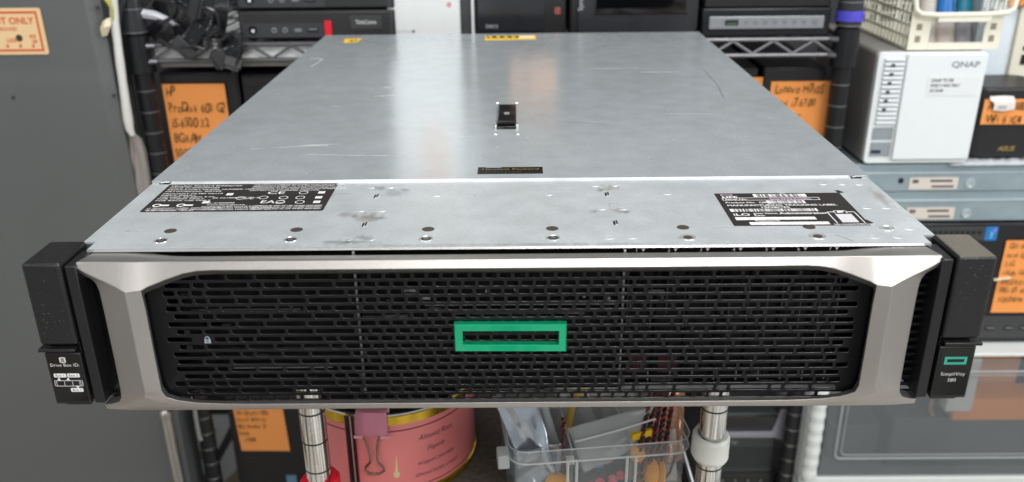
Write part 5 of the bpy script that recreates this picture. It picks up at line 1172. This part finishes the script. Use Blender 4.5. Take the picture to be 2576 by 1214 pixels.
for k, (pts, lab) in enumerate((([(70, 16, -54), (78, 12, -46), (88, 14, -50), (86, 24, -44)], 'black wire lead curled under the red sleeves'), ([(30, 10, -58), (24, 9, -50), (32, 10, -44), (40, 12, -50)], 'black wire lead curled beside the left amber disc'), ([(100, 9, -46), (108, 8, -40), (118, 9, -46), (126, 12, -38), (130, 14, -24)], 'black wire lead looping across the right compartment'))):
    b = MB(); b.tube([bp(*q) for q in pts], 1.1, 7); tag(b.build('wire_lead', CAB_BLK), lab, 'wire', 'loose wire leads in the clear box')
# twisted red and black wires
CA, CB = mat('dark_red_wire', '#7a1f1c', .4), mat('black_wire', '#1f1a1c', .4)
def twisted(label, path, r=1.0, turns=9):
    t = thing('twisted_wire', label, 'wire', path[0], 'twisted wires in the clear box')
    path = [Vector(p) for p in path]; n = 60
    for s_, m_ in ((0, CA), (math.pi, CB)):
        pts = []
        for k in range(n + 1):
            u = k / n * (len(path) - 1); i = min(int(u), len(path) - 2); f_ = u - i; p = path[i].lerp(path[i + 1], f_); tn = (path[i + 1] - path[i]).normalized()
            a = tn.orthogonal().normalized(); c = tn.cross(a); w_ = k / n * turns * 2 * math.pi + s_; pts.append(p + a * math.cos(w_) * r + c * math.sin(w_) * r)
        b = MB(); b.tube(pts, r * .95, 6); b.build('strand', m_, t)
wl = ['leftmost twisted red and black wire of the bundle by the white collar', 'twisted wire second from the left in the bundle by the white collar', 'twisted wire in the middle of the bundle by the white collar', 'twisted wire second from the right in the bundle by the white collar', 'rightmost twisted red and black wire of the bundle by the white collar']
for k in range(5): twisted(wl[k], [bp(98 + k * 5.2, 10 + k, -40), bp(101 + k * 5.4, 13 + k, -14), bp(109 + k * 4.6, 24 + (k % 2) * 4, 14), bp(114 + k * 4.4, 34, 40)], 1.25, 10)
twisted('short twisted wire at the divider left of the zip bag', [bp(42, 10, -30), bp(41, 14, -2), bp(42, 20, 14)], 1.0, 6)
sheet('copper_film', 'crinkled coppery clear film wrapped round the wires by the white collar', 'film', bp(104, 22, -40), bp(136, 16, -30), bp(116, 38, 34), bp(142, 40, 32), mat('coppery_film', '#c99a78', .15, .4, var=.3, scale=70, trans=.45), amp=3.0, seed=17, thick=.0004)
# yellow caps, red sleeves, blue parts
YC = mat('amber_yellow_plastic', '#dc930c', .4, var=.06)
def cap(label, c, nrm, r=10):
    nrm = Vector(nrm).normalized(); b = MB(); c = Vector(c); u = nrm.orthogonal().normalized(); v = nrm.cross(u); rows = []
    for h_ in (0, 1):
        for rr_ in ((.05, .4, .75, 1.0) if h_ == 0 else (1.0, .75, .4, .05)):
            rows.append([c + u * r * rr_ * math.cos(a * math.pi / 11) + v * r * rr_ * .8 * math.sin(a * math.pi / 11) + nrm * (-.28 * r * rr_ * rr_ + (.0 if h_ == 0 else -1.3)) for a in range(22)])
    b.grid(rows, closed=True)
    tag(b.build('amber_disc', YC, angle=50), label, 'disc', 'amber discs in the clear box')
cap('amber disc lying in the left compartment of the clear box', bp(38, 11, -40), (.35, -.5, .8), 12)
cap('topmost amber disc in the right compartment, under the wires', bp(101, 11, -16), (.3, -.8, .5), 8.5)
cap('large amber disc in the middle of the right compartment stack', bp(106, 10, -34), (-.85, -.45, .45), 12)
cap('amber disc leaning against the right wall of the clear box', bp(114, 12, -37), (-.95, -.3, .3), 11)
cap('lowest amber disc in the right compartment of the clear box', bp(104, 12, -50), (-.7, -.45, .6), 12)
RS = mat('red_insulation', '#b02a3c', .45, var=.08)
lab = ['red sleeve at the front left of the middle compartment', 'red sleeve second from left in the middle compartment', 'red sleeve third from left in the middle compartment', 'red sleeve at the right of the middle compartment', 'small red sleeve sitting highest in the middle compartment']
for k, (x, y, z) in enumerate(((62, 9, -43), (70, 10, -41), (80, 10, -39), (87, 13, -38), (79, 20, -26))):
    c = bp(x, y, z); d_ = Vector((rq.uniform(-.2, .2), -.75, .65)).normalized(); b = MB()
    b.tube([c - d_ * 8, c, c + d_ * .2, c - d_ * 2], [3.6, 3.8, 2.3, 2.0], 14, cap=True); tag(b.build('terminal_sleeve', RS), lab[k], 'sleeve', 'red terminal sleeves in the clear box')
BL = mat('blue_plastic', '#28547e', .45, var=.1)
for k, (x, y, z, s_) in enumerate(((27, 9, -46, 'blue block in the left compartment beside the amber cap'), (74, 14, -52, 'blue block below the red sleeves in the middle compartment'), (87, 12, -52, 'blue block at the right foot of the middle compartment'), (70, 24, -34, 'blue block behind the red sleeves in the middle compartment'))):
    b = MB(); e1 = Vector((math.cos(k), math.sin(k), .2)).normalized(); e2 = e1.orthogonal().normalized(); e3 = e1.cross(e2); c = bp(x, y, z); b.obox(c - e1 * 6 - e2 * 4 - e3 * 4, e1 * 12, e2 * 8, e3 * 8)
    tag(b.build('blue_part', BL, bevel=1), s_, 'part', 'blue parts in the clear box')
b = MB(); c = bp(41, 12, -24); b.obox(c, ux * 9, uy * 6, Z * 5); tag(b.build('white_plug', WHT, bevel=.6), 'small white plug in the left compartment of the clear box', 'plug')
b = MB(); c = bp(98, 16, -10); b.obox(c - ux * 3, ux * 16 + Z * 4, uy * 6, Z * 6); tag(b.build('yellow_plug', YEL, bevel=1), 'bright yellow plug at the divider beside the wires', 'plug')
b = MB(); b.tube([bp(50, 50, -20), bp(56, 54, 5), bp(64, 56, 20), bp(60, 70, 30)], 3, 8); tag(b.build('yellow_strap', mat('dull_yellow_strap', '#b99a3c', .5)), 'dull yellow strap curling at the back of the clear box', 'strap')
